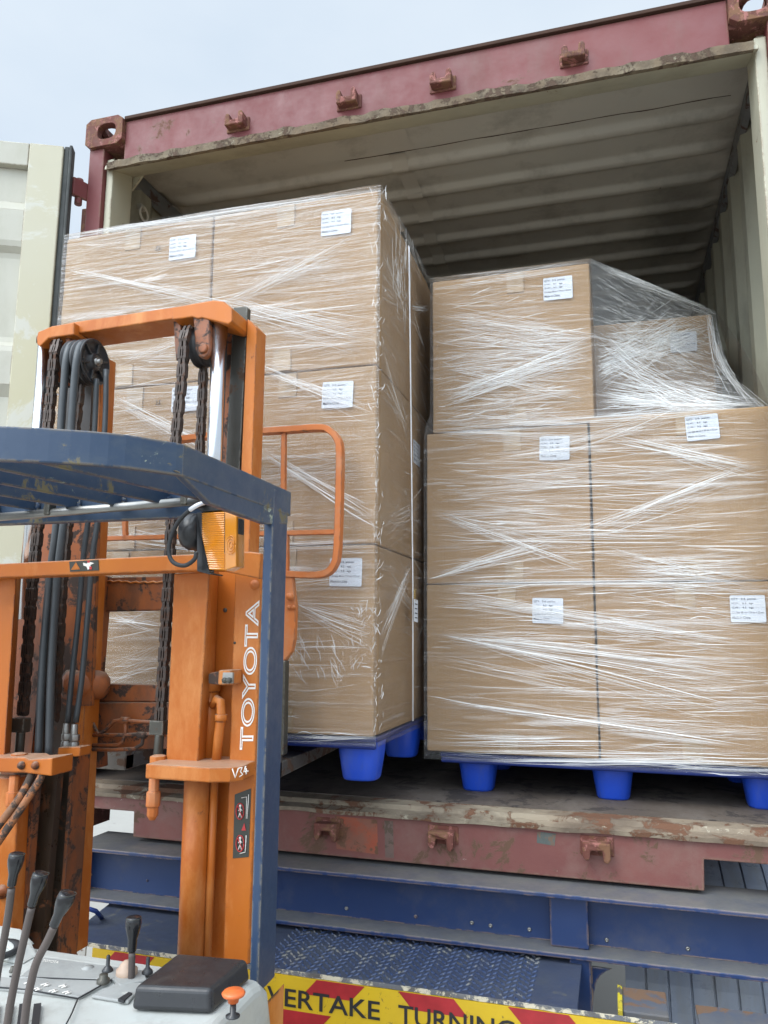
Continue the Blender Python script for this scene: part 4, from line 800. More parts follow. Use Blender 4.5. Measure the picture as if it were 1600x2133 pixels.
# --- inner mast
YI = -.62
inner = MB().px([(486, 640), (512, 637), (516, 640), (470, 1560), (440, 1560)], -.585, .02).build('inner_mast', M['steel'], fk, .002)
MB().px([(515, 664), (522, 668), (535, 682), (505, 1560), (478, 1560)], -.60, .055).build('inner_channel', Om, inner, .002)
MB().px([(463, 680), (490, 680), (470, 1400), (442, 1400)], -.57, .02).build('inner_web', Od, inner)
MB().px([(130, 700), (197, 700), (150, 1600), (75, 1600)], -.54, .02).build('inner_channel', M['grease'], inner)
MB().px([(205, 740), (214, 740), (150, 1990), (126, 1990)], -.575, .06).build('inner_channel', Om, inner, .002)
MB().px([(60, 1000), (125, 1000), (60, 1620), (0, 1620)], -.57, .012).build('inner_web', Od, inner)
MB().px([(150, 1060), (205, 1060), (190, 1470), (125, 1470)], -.58, .012).build('inner_web', Od, inner)
# crosshead: plate beam with lobes over the rods and ears for the sheaves
def TB(x, y): return PY(x, y, -.655)
m = MB()
m.hexa([TB(144, 697), TB(368, 663), PY(368, 700, -.56), PY(213, 722, -.56)], [TB(144, 672), TB(368, 638), PY(368, 672, -.56), PY(213, 694, -.56)])
m.px([(76, 703), (79, 691), (108, 679), (154, 671), (154, 697), (101, 704), (83, 722), (77, 717)], -.675, .09)
m.px([(358, 640), (444, 625), (466, 627), (484, 642), (484, 669), (476, 675), (420, 662), (412, 664), (400, 660), (374, 664), (358, 666)], -.675, .09)
crosshead = m.build('crosshead', Om, inner, .003)
for pp_, y_, d_ in (([(101, 700), (112, 700), (112, 790), (106, 790)], -.66, .08), ([(136, 694), (146, 692), (142, 745), (136, 745)], -.66, .08), ([(360, 660), (376, 660), (380, 720), (370, 750), (366, 750)], -.64, .05)): MB().px(pp_, y_, d_).build('sheave_bracket', Od, inner, .003)
m = MB(); m.px([(402, 655), (436, 655), (437, 725), (433, 738), (424, 745), (414, 742), (407, 730)], -.672, .02); m.build('sheave_bracket', Od, inner, .003)
m = MB(); c = PY(424, 726, -.673); m.lathe(c, (0, -1, 0), [(.012, 0), (.012, .004), (.009, .005), (0, .005)], 16); m.build('sheave_pin', Od, inner)
for i, (a, b, r) in enumerate((((459, 668), (437, 1180), .0195), ((93, 712), (52, 1290), .0165))):
    m = MB(); m.cyl(PY(a[0], a[1], -.645), PY(b[0], b[1], -.645), r, n=28); m.build('lift_rod', M['chrome'], fk)
    m = MB(); m.cyl(PY(a[0], a[1]+2, -.645)+Vector((0, 0, .0)), PY(a[0], a[1]-8, -.645), r+.004, n=24); m.build('rod_collar', Od, fk)
m = MB(); m.cyl(PY(441, 1180, -.66), PY(438, 1400, -.66), .0055, n=12); m.cyl(PY(447, 1180, -.66), PY(444, 1400, -.66), .002, n=8); m.build('guide_rod', M['chrome'], fk)
# --- sheaves
def sheave(c, r, w_, mat, ribs=0, grooves=1):
    c = Vector(c); m = MB(); x = -w_; gw = w_/grooves; prof = [(0, -w_)]
    for k in range(grooves): a = -w_+gw*k; prof += [(r, a+.001), (r, a+gw*.18), (r*.88, a+gw*.3), (r*.88, a+gw*.7), (r, a+gw*.82)]
    prof += [(r, 0), (r*.90, .001), (r*.86, -.005), (r*.42, -.007), (r*.36, .002), (r*.26, .004), (0, .004)]
    m.lathe(c, (1, 0, 0), prof, 40); o = m.build('sheave', mat, fk)
    if ribs:
        m = MB()
        for k in range(6): a = k*pi/3+.3; d = Vector((0, cos(a), sin(a))); m.bar(c+d*r*.38+Vector((-.003, 0, 0)), c+d*r*.86+Vector((-.003, 0, 0)), .005, .008, (1, 0, 0))
        m.build('spoke', mat, o, .001)
        m = MB(); m.lathe(c, (1, 0, 0), [(.011, .003), (.011, .008), (0, .008)], 6); m.lathe(c, (1, 0, 0), [(.0075, .006), (.0075, .017), (0, .017)], 6); m.build('axle_bolt', M['steelbare'], o)
    return o
c1 = PY(199, 754, -.655); sheave(c1, .060, .062, M['blackpl'], 1, 4)
sheave(PY(432, 722, -.60), .052, .030, M['rubber'], 0, 1); sheave(PY(140, 772, -.61), .046, .022, M['rubber'], 0, 1)
# --- lift chains (leaf chain: plates of alternating width with pins)
def chain(name, pts, wd, pitch=.0225, Yf=None):
    P = [Vector(p) for p in pts]; ls = [(P[i+1]-P[i]).length for i in range(len(P)-1)]; tot = sum(ls); m = MB(); s = 0; k = 0
    def at(d):
        for i, l in enumerate(ls):
            if d <= l or i == len(ls)-1: return P[i].lerp(P[i+1], d/l), (P[i+1]-P[i]).normalized()
            d -= l
    X = Vector((1, 0, 0))
    while s < tot-pitch:
        a, t = at(s); b, _ = at(s+pitch); f = X.cross(t).normalized(); 
        if f.y > 0: f = -f
        segs = ((-.5, -.2), (.2, .5), (-.07, .07)) if k % 2 else ((-.40, -.1), (.1, .40))
        for u0, u1 in segs:
            hh = .0085 if k % 2 else .0075; pr_ = []
            for c, sg in ((a, -1), (b, 1)):
                for q in (-70, -25, 25, 70): an = radians(q); pr_.append(c+t*sg*hh*cos(an)*1.0+f*hh*sin(an)*sg*-1)
            pr_ = [p+X*u0*wd for p in pr_]; m.prism(pr_, X*(u1-u0)*wd)
        m.cyl(a-X*wd*.56, a+X*wd*.56, .0032, n=8); s += pitch; k += 1
    return m.build(name, M['chainm'], fk)
YC = -.69
chain('lift_chain', [PY(392, 684, YC+.02), PY(384, 700, YC), PY(379, 790, YC), PY(365, 930, YC), PY(357, 1090, YC), PY(352, 1200, YC), PY(334, 1502, YC)], .023)
chain('lift_chain', [PY(424, 762, YC+.11), PY(417, 930, YC+.11), PY(412, 1150, YC+.11)], .020)
chain('lift_chain', [PY(121, 712, YC+.02), PY(114, 735, YC), PY(101, 890, YC), PY(80, 1100, YC), PY(68, 1210, YC), PY(47, 1498, YC)], .024)
chain('lift_chain', [PY(168, 805, YC+.03), PY(157, 900, YC+.03), PY(142, 1100, YC+.03), PY(131, 1210, YC+.03), PY(114, 1500, YC+.03)], .020)
for (x0_, y0_, x1_, y1_) in ((333, 1500, 327, 1600), (44, 1495, 38, 1596)):
    m = MB(); m.cyl(PY(x0_, y0_+22, YC), PY(x1_, y1_, YC), .0105, n=16); m.box(*[q for v in ((PY(x0_-15, y0_+5, YC).x, PY(x0_+14, y0_+5, YC).x),) for q in v], YC-.014, YC+.012, PY(x0_, y0_+30, YC).z, PY(x0_, y0_, YC).z)
    m.build('chain_anchor', M['steel'], fk, .002)
for (x, y) in ((322, 1638), (31, 1640)):
    m = MB(); m.lathe(PY(x, y-24, -.80), (0, 0, -1), [(0, 0), (.011, 0), (.011, .032), (.015, .034), (.015, .062), (.012, .064), (.012, .08), (.006, .09), (0, .09)], 6 if 0 else 8); m.build('anchor_nut', M['orangelight'], fk, .001)
for (x, y) in ((329, 1583), (39, 1577)):
    m = MB(); m.lathe(PY(x, y+14, -.78), (0, 0, 1), [(.018, 0), (.018, .022), (.012, .024), (0, .024)], 6); m.build('anchor_nut', Om, fk, .001)
# --- hoses
def hose(name, pts, Y, r, mat=None): 
    m = MB(); P = [PY(p[0], p[1], p[2] if len(p) > 2 else Y) for p in pts]
    Q = []
    for i in range(len(P)-1):
        for k in range(4):
            t = k/4; a = P[max(0, i-1)]; b = P[i]; c = P[i+1]; d = P[min(len(P)-1, i+2)]
            Q.append(.5*((2*b)+(c-a)*t+(2*a-5*b+4*c-d)*t*t+(3*b-a-3*c+d)*t**3))
    Q.append(P[-1]); m.tube(Q, r, 12); return m.build(name, mat or M['hose'], fk)
hose('hydraulic_hose', [(158, 716, -.66), (146, 722, -.695), (138, 750, -.71), (134, 800), (127, 900), (118, 1090), (104, 1205), (88, 1400), (80, 1590)], -.71, .0095)
hose('hydraulic_hose', [(178, 714, -.67), (167, 722, -.70), (160, 750, -.715), (155, 800), (148, 900), (136, 1060), (120, 1200), (107, 1400), (102, 1590)], -.715, .0095)
hose('hydraulic_hose', [(201, 790), (198, 880), (186, 1060), (174, 1160), (163, 1290), (150, 1410), (141, 1505)], -.655, .0068)
hose('hydraulic_hose', [(221, 770), (219, 880), (206, 1060), (193, 1160), (182, 1290), (171, 1410), (158, 1505)], -.655, .0068)
for x, y in ((139, 1520), (156, 1522)):
    m = MB(); m.lathe(PY(x, y-14, -.655), (0, 0, -1), [(0, 0), (.0075, 0), (.0085, .022), (.0085, .024)], 12); m.lathe(PY(x, y+8, -.655), (0, 0, -1), [(0, 0), (.012, 0), (.012, .014), (.009, .016), (.012, .02), (.012, .034), (0, .034)], 6); m.build('hose_fitting', M['steelbare'], fk, .001)
m = MB(); m.px([(121, 1557), (168, 1556), (166, 1576), (119, 1577)], -.68, .04); m.build('hose_block', Om, fk, .002)
hose('hydraulic_hose', [(72, 1596, -.79), (62, 1622, -.81), (45, 1655, -.83), (20, 1690, -.85), (-14, 1735, -.87), (-50, 1790, -.88)], -.8, .0082, M['oldhose'])
hose('hydraulic_hose', [(93, 1596, -.79), (84, 1622, -.81), (60, 1660, -.83), (30, 1705, -.85), (-8, 1760, -.87), (-50, 1820, -.88)], -.8, .0082, M['oldhose'])
# --- outer mast
m = MB().px([(490, 1175), (546, 1178), (518, 2010), (464, 2010)], -.735, .03); outer = m.build('outer_mast', Om, fk, .003)
MB().px([(450, 1180), (492, 1182), (470, 2010), (440, 2010)], -.70, .02).build('mast_web', Om, outer)
m = MB(); m.hexa([PY(363, 1195, -.775), PY(437, 1190, -.775), PY(411, 1600, -.775), PY(346, 1592, -.775)], [PY(372, 1195, -.70), PY(456, 1190, -.70), PY(442, 1600, -.70), PY(352, 1592, -.70)])
m.build('mast_box', Om, outer, .003)
m = MB(); m.cyl(PY(412, 1610, -.745), PY(397, 2010, -.745), .0275, n=32); m.build('lift_cylinder', Om, fk)
m = MB(); m.cyl(PY(448, 1600, -.735), PY(431, 2010, -.735), .0085, n=16); m.build('oil_pipe', Om, fk)
m = MB(); m.tube([PY(442, 1470, -.735), PY(452, 1456, -.745), PY(460, 1462, -.75), PY(461, 1490, -.75), PY(456, 1530, -.75), PY(449, 1600, -.74)], [.008, .009, .0095, .010, .0105, .0105], 14); m.cyl(PY(461, 1488, -.75), PY(460, 1502, -.75), .013, n=14); m.build('oil_pipe', Om, fk)
m = MB(); m.cyl(PY(440, 1404, -.72), PY(436, 1600, -.72), .017, n=20); m.cyl(PY(440, 1400, -.72), PY(439, 1440, -.72), .021, n=20); m.build('lift_cylinder', Om, fk)
m = MB(); m.px([(434, 1404), (466, 1396), (466, 1428), (434, 1424)], -.765, .05); m.build('clamp_block', Od, outer, .002)
m = MB(); m.px([(455, 1396), (482, 1396), (481, 1427), (453, 1427)], -.79, .05); m.build('clamp_block', Om, outer, .003)
m = MB(); m.px([(464, 1401), (485, 1401), (484, 1424), (462, 1424)], -.798, .008); cb = m.build('clamp_plate', M['steelbare'], outer, .001)
m = MB(); 
for x in (469, 479): m.lathe(PY(x, 1417, -.798), (0, -1, 0), [(.006, 0), (.006, .005), (0, .005)], 6)
m.build('bolt', M['steel'], outer)
for (x, y, r) in ((531, 1218, .011), (469, 1271, .005), (489, 1339, .003)):
    m = MB(); p = PY(x, y, -.7355 if x > 480 else -.7015); m.lathe(p, (0, -1, 0), [(r, 0), (r, .002), (r*.6, .0025), (r*.55, .007), (0, .007)] if r > .008 else [(0, .0006), (r, .0006), (r, 0)], 14); m.build('bolt', M['orangelight'] if r > .008 else M['steel'], outer)
# left post
m = MB().hexa([PY(-60, 1195, -.775), PY(34, 1195, -.775), PY(8, 1600, -.775), PY(-90, 1600, -.775)], [PY(-60, 1195, -.70), PY(45, 1195, -.70), PY(20, 1600, -.70), PY(-90, 1600, -.70)]).build('mast_box', Om, outer, .003)
m = MB().px([(-80, 1620), (40, 1620), (20, 2010), (-120, 2010)], -.775, .05).build('mast_box', Om, outer, .003)
m = MB().px([(30, 1610), (76, 1610), (45, 2010), (10, 2010)], -.74, .02).build('mast_web', Od, outer)
m = MB().px([(70, 1600), (122, 1600), (84, 2010), (45, 2010)], -.70, .02).build('mast_rail', M['grease'], outer)
m = MB().px([(118, 1600), (150, 1600), (118, 2010), (82, 2010)], -.66, .02).build('mast_rail', M['grease'], outer)
m = MB().px([(148, 1560), (156, 1560), (124, 2010), (116, 2010)], -.665, .06).build('mast_rail', Od, outer)
m = MB(); m.lathe(PY(5, 1857, -.776), (0, -1, 0), [(.015, 0), (.015, .004), (.009, .006), (.009, .016), (0, .016)], 12); m.build('bolt', Od, outer)
# crossmember of the outer mast
m = MB(); m.prism([PY(-60, 1177, -.82), PY(363, 1156, -.82), PY(520, 1149, -.82), PY(540, 1172, -.80), PY(547, 1181, -.76), PY(542, 1207, -.76), PY(455, 1190, -.82), PY(363, 1190, -.82), PY(-60, 1205, -.82)][:3]+[PY(545, 1152, -.82), PY(541, 1206, -.82), PY(455, 1188, -.82), PY(363, 1190, -.82), PY(-60, 1206, -.82)], (0, .045, 0))
cm = m.build('mast_crossmember', Om, outer, .003)
m = MB(); m.px([(144, 1170), (205, 1166), (206, 1188), (146, 1191)], -.8215, .001); st_ = m.build('warning_sticker', M['decalblk'], cm)
m = MB(); m.px([(148, 1187), (158, 1171), (167, 1186)], -.8225, .0005); m.build('sticker_triangle', Om, st_)
m = MB(); m.px([(173, 1172), (180, 1174), (186, 1170), (196, 1173), (188, 1177), (190, 1182), (183, 1187), (180, 1180), (174, 1178)], -.8225, .0005); m.build('sticker_figure', M['decal'], st_)
m = MB(); m.px([(182, 1168), (187, 1168), (187, 1172), (182, 1172)], -.8228, .0005); m.px([(186, 1180), (191, 1180), (191, 1186), (186, 1186)], -.8228, .0005); m.build('sticker_mark', M['decalred'], st_)
# lower brackets holding chain anchors
m = MB(); z1 = PY(304, 1591, -.84).z; z0 = PY(304, 1622, -.84).z
pl = [PY(303, 1600, -.84), PY(345, 1600, -.84), PY(437, 1602, -.84), PY(480, 1600, -.825), PY(508, 1598, -.80), PY(522, 1592, -.755)]
poly = [Vector((p.x, p.y, z0)) for p in pl]+[Vector((pl[-1].x, -.70, z0)), Vector((pl[0].x, -.70, z0))]
m.prism(poly, (0, 0, z1-z0)); lb = m.build('mast_bracket', Om, outer, .003)
m = MB()
for s_ in ([(484, 1601), (490, 1620), (497, 1600)], [(498, 1600), (505, 1599), (501, 1607), (506, 1613), (499, 1618)], [(512, 1596), (508, 1608), (517, 1606)], [(513, 1600), (513, 1613)]):
    m.tube([PY(x, y, -.845 if x < 498 else -.838-.0006*(x-498)) for x, y in s_], .0013, 6)
m.build('painted_number', M['decal'], lb)
m = MB(); m.px([(-30, 1577), (52, 1578), (60, 1582), (109, 1579), (107, 1617), (48, 1610), (-30, 1609)], -.815, .07); m.build('mast_bracket', Om, outer, .003)
m = MB()
for x in (46, 75): m.lathe(PY(x, 1594, -.815), (0, -1, 0), [(.009, 0), (.009, .004), (.006, .005), (.006, .009), (0, .009)], 10)
m.build('bolt', Od, outer)
# outlined lettering running up the mast
m = MB(); q = [PY(540, 1560, -.7362), PY(545, 1248, -.7362), PY(503, 1248, -.7362), PY(500, 1560, -.7362)]
q = [PY(527, 1562, -.7362), PY(541, 1250, -.7362), PY(513, 1250, -.7362), PY(499, 1562, -.7362)]
text_on(m, 'TOYOTA', q, outline=.028, zs=.01, lift=Vector((0, -1, 0))); m.build('mast_lettering', M['decal'], outer)
# warning decals below
m = MB(); m.px([(489, 1655), (523, 1642), (518, 1785), (485, 1788)], -.7362, .001); dc = m.build('warning_decal', M['decalblk'], outer)
m = MB(); 
for cy_ in (1690, 1757):
    c = PY(500, cy_, -.738); m.tube([c+Vector((.009*cos(a), 0, .016*sin(a))) for a in [k*pi/9 for k in range(19)]], .0011, 5); m.tube([c+Vector((-.006, 0, .011)), c+Vector((.006, 0, -.011))], .0011, 5)
m.px([(503, 1730), (509, 1714), (512, 1730)], -.7375, .0005); m.build('decal_ring', M['decalred'], dc)
for cy_ in (1690, 1757):
    m = MB(); c = PY(500, cy_, -.7374); m.lathe(c+Vector((0, 0, .011)), (0, -1, 0), [(0, .0004), (.0028, .0004), (.0028, 0)], 8)
    m.tube([c+Vector((0, 0, .008)), c+Vector((.001, 0, -.002)), c+Vector((-.003, 0, -.012))], .0014, 5); m.tube([c+Vector((.001, 0, -.002)), c+Vector((.004, 0, -.012))], .0012, 5); m.tube([c+Vector((-.004, 0, .001)), c+Vector((0, 0, .005)), c+Vector((.005, 0, .002))], .001, 5); m.build('decal_figure', M['decal'], dc)
m = MB()
for pl_ in ([(503, 1662), (514, 1660), (513, 1705)], [(518, 1655), (515, 1705)], [(513, 1740), (511, 1775), (500, 1778)]): MB().tube([PY(x, y, -.7375) for x, y in pl_], .0009, 5).build('decal_line', M['decal'], dc)
# --- carriage between the mast rails
YK = -.47
m = MB(); m.px([(198, 1197), (216, 1199), (200, 1400), (206, 1600), (180, 1600), (186, 1400)], YK-.03, .04); m.px([(214, 1203), (347, 1200), (345, 1271), (212, 1274)], YK-.01, .03); m.px([(188, 1424), (400, 1428), (400, 1462), (180, 1462)], YK-.02, .03)
m.px([(172, 1464), (400, 1463), (400, 1560), (165, 1562)], YK-.03, .03); m.px([(420, 1150), (437, 1150), (430, 1600), (400, 1600)], YK, .04)
car = m.build('carriage', Od, fk, .003)
m = MB(); m.tube([PY(x, 1211+1.5*sin(x*.35)+(2 if x > 260 else 0), YK-.0125) for x in range(218, 345, 6)], .0028, 6); m.build('weld_bead', Om, car)
m = MB(); ca, cb_ = PY(135, 1424, YK-.12), PY(228, 1428, YK-.05); ax = cb_-ca; m.lathe(ca, ax, [(0, -.01), (.022, -.008), (.034, .0), (.037, .02), (.037, ax.length-.03), (.033, ax.length-.012), (.018, ax.length), (0, ax.length)], 28); m.build('shift_cylinder', Od, fk)
for pts in ([(172, 1531), (262, 1531), (300, 1529), (345, 1531)], [(190, 1500), (205, 1530), (222, 1520), (238, 1502), (255, 1500), (290, 1503), (345, 1506)], [(165, 1560), (230, 1562), (280, 1560), (296, 1550), (299, 1530)], [(262, 1502), (262, 1525), (256, 1545), (246, 1552), (172, 1553)], [(180, 1470), (180, 1530)]):
    m = MB(); m.tube([PY(x, y, YK-.065) for x, y in pts], .0048, 10); m.build('oil_pipe', Od, car)
for x, y in ((262, 1500), (297, 1531), (185, 1478)):
    m = MB(); m.lathe(PY(x-9, y, YK-.065), (1, 0, 0), [(0, 0), (.009, 0), (.009, .022), (0, .022)], 6); m.build('pipe_union', Od, car)
# load backrest
YB = -.33
rr = [(x, y) for x, y in ((360, 918), (470, 905), (600, 896), (668, 892), (688, 898), (704, 916), (709, 945), (707, 1060), (704, 1140), (699, 1172), (684, 1192), (655, 1198), (596, 1196))]
sec = [(-.009, -.014), (.009, -.014), (.009, .014), (-.009, .014)]
def smooth(P, k=4):
    Q = []
    for i in range(len(P)-1):
        for j in range(k):
            t = j/k; a = P[max(0, i-1)]; b = P[i]; c = P[i+1]; d = P[min(len(P)-1, i+2)]; Q.append(.5*((2*b)+(c-a)*t+(2*a-5*b+4*c-d)*t*t+(3*b-a-3*c+d)*t**3))
    return Q+[P[-1]]
m = MB(); m.tube(smooth([PY(x, y, YB) for x, y in rr]), .01, sect=sec)
for pts in ([(592, 900), (590, 1110)], [(258, 1000), (262, 1126)], [(215, 1122), (380, 1118), (540, 1112), (704, 1108)], [(597, 1112), (597, 1190)], [(535, 1200), (597, 1197)]):
    m.tube([PY(x, y, YB) for x, y in pts], .01, sect=[(-.007, -.007), (.007, -.007), (.007, .007), (-.007, .007)])
bk = m.build('load_backrest', M['orangelight'], fk, .002)
m = MB(); m.px([(585, 1190), (608, 1190), (612, 1226), (616, 1260), (614, 1330), (608, 1356), (594, 1376), (570, 1380), (570, 1200)], YB-.01, .02); m.build('backrest_bracket', M['orangelight'], bk, .003)
m = MB(); m.lathe(PY(606, 1243, YB-.01), (0, -1, 0), [(.010, 0), (.010, .012), (0, .012)], 16)
for x in (603, 613): m.lathe(PY(x, 1265, YB-.01), (0, -1, 0), [(.006, 0), (.006, .006), (0, .006)], 6)
m.build('bolt', M['orangelight'], bk)
MB().px([(540, 1378), (594, 1376), (590, 1572), (560, 1590), (535, 1590)], YB-.02, .03).build('fork_shank', M['steel'], fk, .003)
# forks
for fx in (.44, .895):
    x0_, x1_ = fx, fx+.115; m = MB()
    m.add([(x0_, YB, .268), (x1_, YB, .268), (x1_, YB, .310), (x0_, YB, .310), (x0_, .70, .300), (x1_, .70, .300), (x1_, .70, .312), (x0_, .70, .312)], [(0, 1, 2, 3), (4, 7, 6, 5), (0, 4, 5, 1), (1, 5, 6, 2), (2, 6, 7, 3), (3, 7, 4, 0)])
    m.box(x0_, x1_, YB-.001, YB+.04, .269, .50); m.build('fork', M['forksteel'], fk, .003)
# --- overhead guard
zt1, zb1 = .912, .866; XG = 1.30; XC = .72
plan = [(1.302, -.955), (1.303, -1.20), (1.303, -1.342)]+[tuple(v.xy) for v in smooth([Vector((*p, 0)) for p in ((1.298, -1.352), (1.24, -1.425), (1.13, -1.487), (1.0, -1.53), (.85, -1.552), (.72, -1.558))], 5)]
plan += [(2*XC-x, y) for x, y in plan[-2::-1]]
m = MB(); vs = []
for i, (x, y) in enumerate(plan):
    a = Vector(plan[max(0, i-1)]); b = Vector(plan[min(len(plan)-1, i+1)]); t = (b-a).normalized(); nrm = Vector((-t.y, t.x))*-1; z_up = .012*sst(-1.2, -1.5, y)
    ix, iy = x-(-nrm.x if 0 else 0), y
    inn = Vector((x, y))+Vector((t.y, -t.x))*-.012*-1*(-1)
    c = Vector((XC, -1.2)); d = (Vector((x, y))-c).normalized(); q = Vector((t.y, -t.x)); q = q if q.dot(d) > 0 else -q; inn = Vector((x, y))-q*.012
    vs += [(x, y, zb1), (x, y, zt1), (inn.x, inn.y, zt1), (inn.x, inn.y, zb1)]
plan_ = plan; k = len(plan); m.add(vs, [(i*4+j, i*4+(j+1) % 4, (i+1)*4+(j+1) % 4, (i+1)*4+j) for i in range(k-1) for j in range(4)]+[(0, 1, 2, 3), tuple(4*(k-1)+j for j in (3, 2, 1, 0))])
gd = m.build('overhead_guard', M['navy'], fk, .002)
gp_ = [PX(x, y, XG+.0015) for x, y in ((367, 979), (439, 1050), (555, 1092), (600, 1092), (600, 1062), (480, 1010))]
MB().prism(gp_, (-.012, 0, 0)).build('guard_gusset', M['navy'], gd, .002)
a_, b_, c_ = PY(549, 1095, -1.035), PY(569, 1095, -1.035), PY(600, 1030, -.962)
m = MB(); ya, yb_ = -1.035, -.962
tl_, tr_, bl_, br_ = PY(549, 1095, ya), PY(569, 1095, ya), PY(519, 2035, ya), PY(538, 2035, ya); fr_t, fr_b = PY(601, 1030, yb_), PY(572, 2090, yb_)
zT, zB = .905, .07
def lz(p, q, z): t = (z-p.z)/(q.z-p.z); return p.lerp(q, t)
A = [lz(tl_, bl_, zB), lz(tr_, br_, zB), lz(fr_t, fr_b, zB)]; B_ = [lz(tl_, bl_, zT), lz(tr_, br_, zT), lz(fr_t, fr_b, zT)]
A.append(Vector((A[0].x, yb_, zB))); B_.append(Vector((B_[0].x, yb_, zT))); m.hexa(A, B_); m.build('guard_leg', M['navyleg'], gd, .003)
m = MB(); m.hexa([Vector((2*XC-p.x, p.y, p.z)) for p in A][::-1], [Vector((2*XC-p.x, p.y, p.z)) for p in B_][::-1]); m.build('guard_leg', M['navyleg'], gd, .003)
m = MB(); m.prism([(2*XC-1.29, -.975, .868), (1.29, -.975, .868), (1.29, -.975, .906), (1.22, -.975, .930), (2*XC-1.22, -.975, .930), (2*XC-1.29, -.975, .906)], (0, .02, 0)); m.build('guard_crossbar', M['navy'], gd, .002)
barx = [PY(x, 1050, -.97).x for x in (80, 165, 257, 350)]; st_x = barx[1]-barx[0]; bars = [barx[0]-st_x*k for k in (3, 2, 1)]+barx+[barx[-1]+st_x]
for x in bars:
    ye = next(a[1]+(b[1]-a[1])*(x-a[0])/(b[0]-a[0]) for a, b in zip(plan[3:], plan[4:]) if b[0] <= x <= a[0])+.011
    if x > 1.24: continue
    m = MB(); m.hexa([(x-.005, -.976, .894), (x+.005, -.976, .894), (x+.005, ye, .870), (x-.005, ye, .870)], [(x-.005, -.976, .932), (x+.005, -.976, .932), (x+.005, ye, .9105), (x-.005, ye, .9105)]); m.build('guard_bar', M['navy'], gd, .0015)
    m = MB(); vs = [Vector((x+.006+.0025*random.random(), -.978-.004*random.random(), .894+.0021*k)) for k in range(8)]; m.tube(vs, [.004+.002*random.random() for _ in vs], 6); m.build('weld_bead', M['navyleg'], gd)
ca, cb_ = PY(-60, 1082, -1.0), PY(425, 1042, -1.0); m = MB(); m.cyl(ca, cb_, .0085, n=16); cd = m.build('cable_conduit', M['steelbare'], gd)
for x, y in ((104, 1062), (388, 1040)):
    m = MB(); p = PY(x, y, -1.0); m.box(p.x-.007, p.x+.007, p.y-.011, p.y+.012, p.z-.012, p.z+.035); o = m.build('conduit_clip', M['steel'], cd, .003)
    m = MB(); m.lathe(p+Vector((0, -.011, .025)), (0, -1, 0), [(.008, 0), (.008, .003), (.005, .004), (.005, .009), (0, .009)], 6); m.build('bolt', M['steelbare'], gd)
# turn signal lamp
YL = -1.06
m = MB(); nrb = 26
P00, P10, P01, P11 = PY(420, 1186, YL), PY(468, 1188, YL), PY(420, 1068, YL), PY(468, 1066, YL)
vs = []; 
for j in range(nrb*2+1):
    f = j/(nrb*2); a = P00.lerp(P01, f); b = P10.lerp(P11, f); dy = -.0025 if j % 2 else 0; vs += [a+Vector((0, dy, 0)), b+Vector((0, dy, 0))]
m.add(vs, [(2*j, 2*j+1, 2*j+3, 2*j+2) for j in range(nrb*2)])
R0, R1 = PY(492, 1180, YL+.004), PY(493, 1075, YL+.004); bk_ = Vector((0, .032, 0))
m.hexa([P10, R0, R0+bk_, P10+bk_], [P11, R1, R1+bk_, P11+bk_]); m.add([P00, P01, P01+bk_, P00+bk_, P10, P11, P11+bk_, P10+bk_], [(0, 1, 2, 3), (1, 5, 6, 2), (0, 3, 7, 4)])
lamp = m.build('signal_lamp', M['lens'], fk, .0012); tag(lamp, 'amber ribbed signal lens')
c = PY(480, 1135, YL)+Vector((0, .001, 0))
for r in (.004, .008, .0115):
    m = MB(); m.tube([c+Vector((r*cos(a)*.85, 0, r*1.4*sin(a))) for a in [k*pi/10 for k in range(21)]], .0008, 5); m.build('lens_ring', M['lens'], lamp)
m = MB(); m.px([(409, 1068), (421, 1066), (421, 1190), (441, 1194), (438, 1197), (410, 1190)], YL-.002, .045); m.px([(493, 1078), (499, 1080), (498, 1112), (494, 1112)], YL+.01, .02); m.px([(410, 1058), (430, 1046), (462, 1053), (470, 1062), (421, 1066)], YL-.002, .03); m.build('lamp_bracket', M['blackpl'], lamp, .0015)
m = MB(); m.lathe(PY(397, 1108, YL+.02), (-1, -.2, 0), [(0, -.02), (.030, -.02), (.034, -.01), (.034, .002), (.026, .014), (0, .016)], 24); m.build('lamp_housing', M['blackpl'], lamp)
hose('lamp_cable', [(425, 1052, YL), (400, 1060), (372, 1086), (356, 1120), (352, 1152), (362, 1172), (385, 1178), (405, 1165), (409, 1150)], YL-.03, .0038, M['rubber'])
hose('lamp_cable', [(430, 1046, YL), (412, 1052), (396, 1062)], YL-.035, .004, M['cord'])
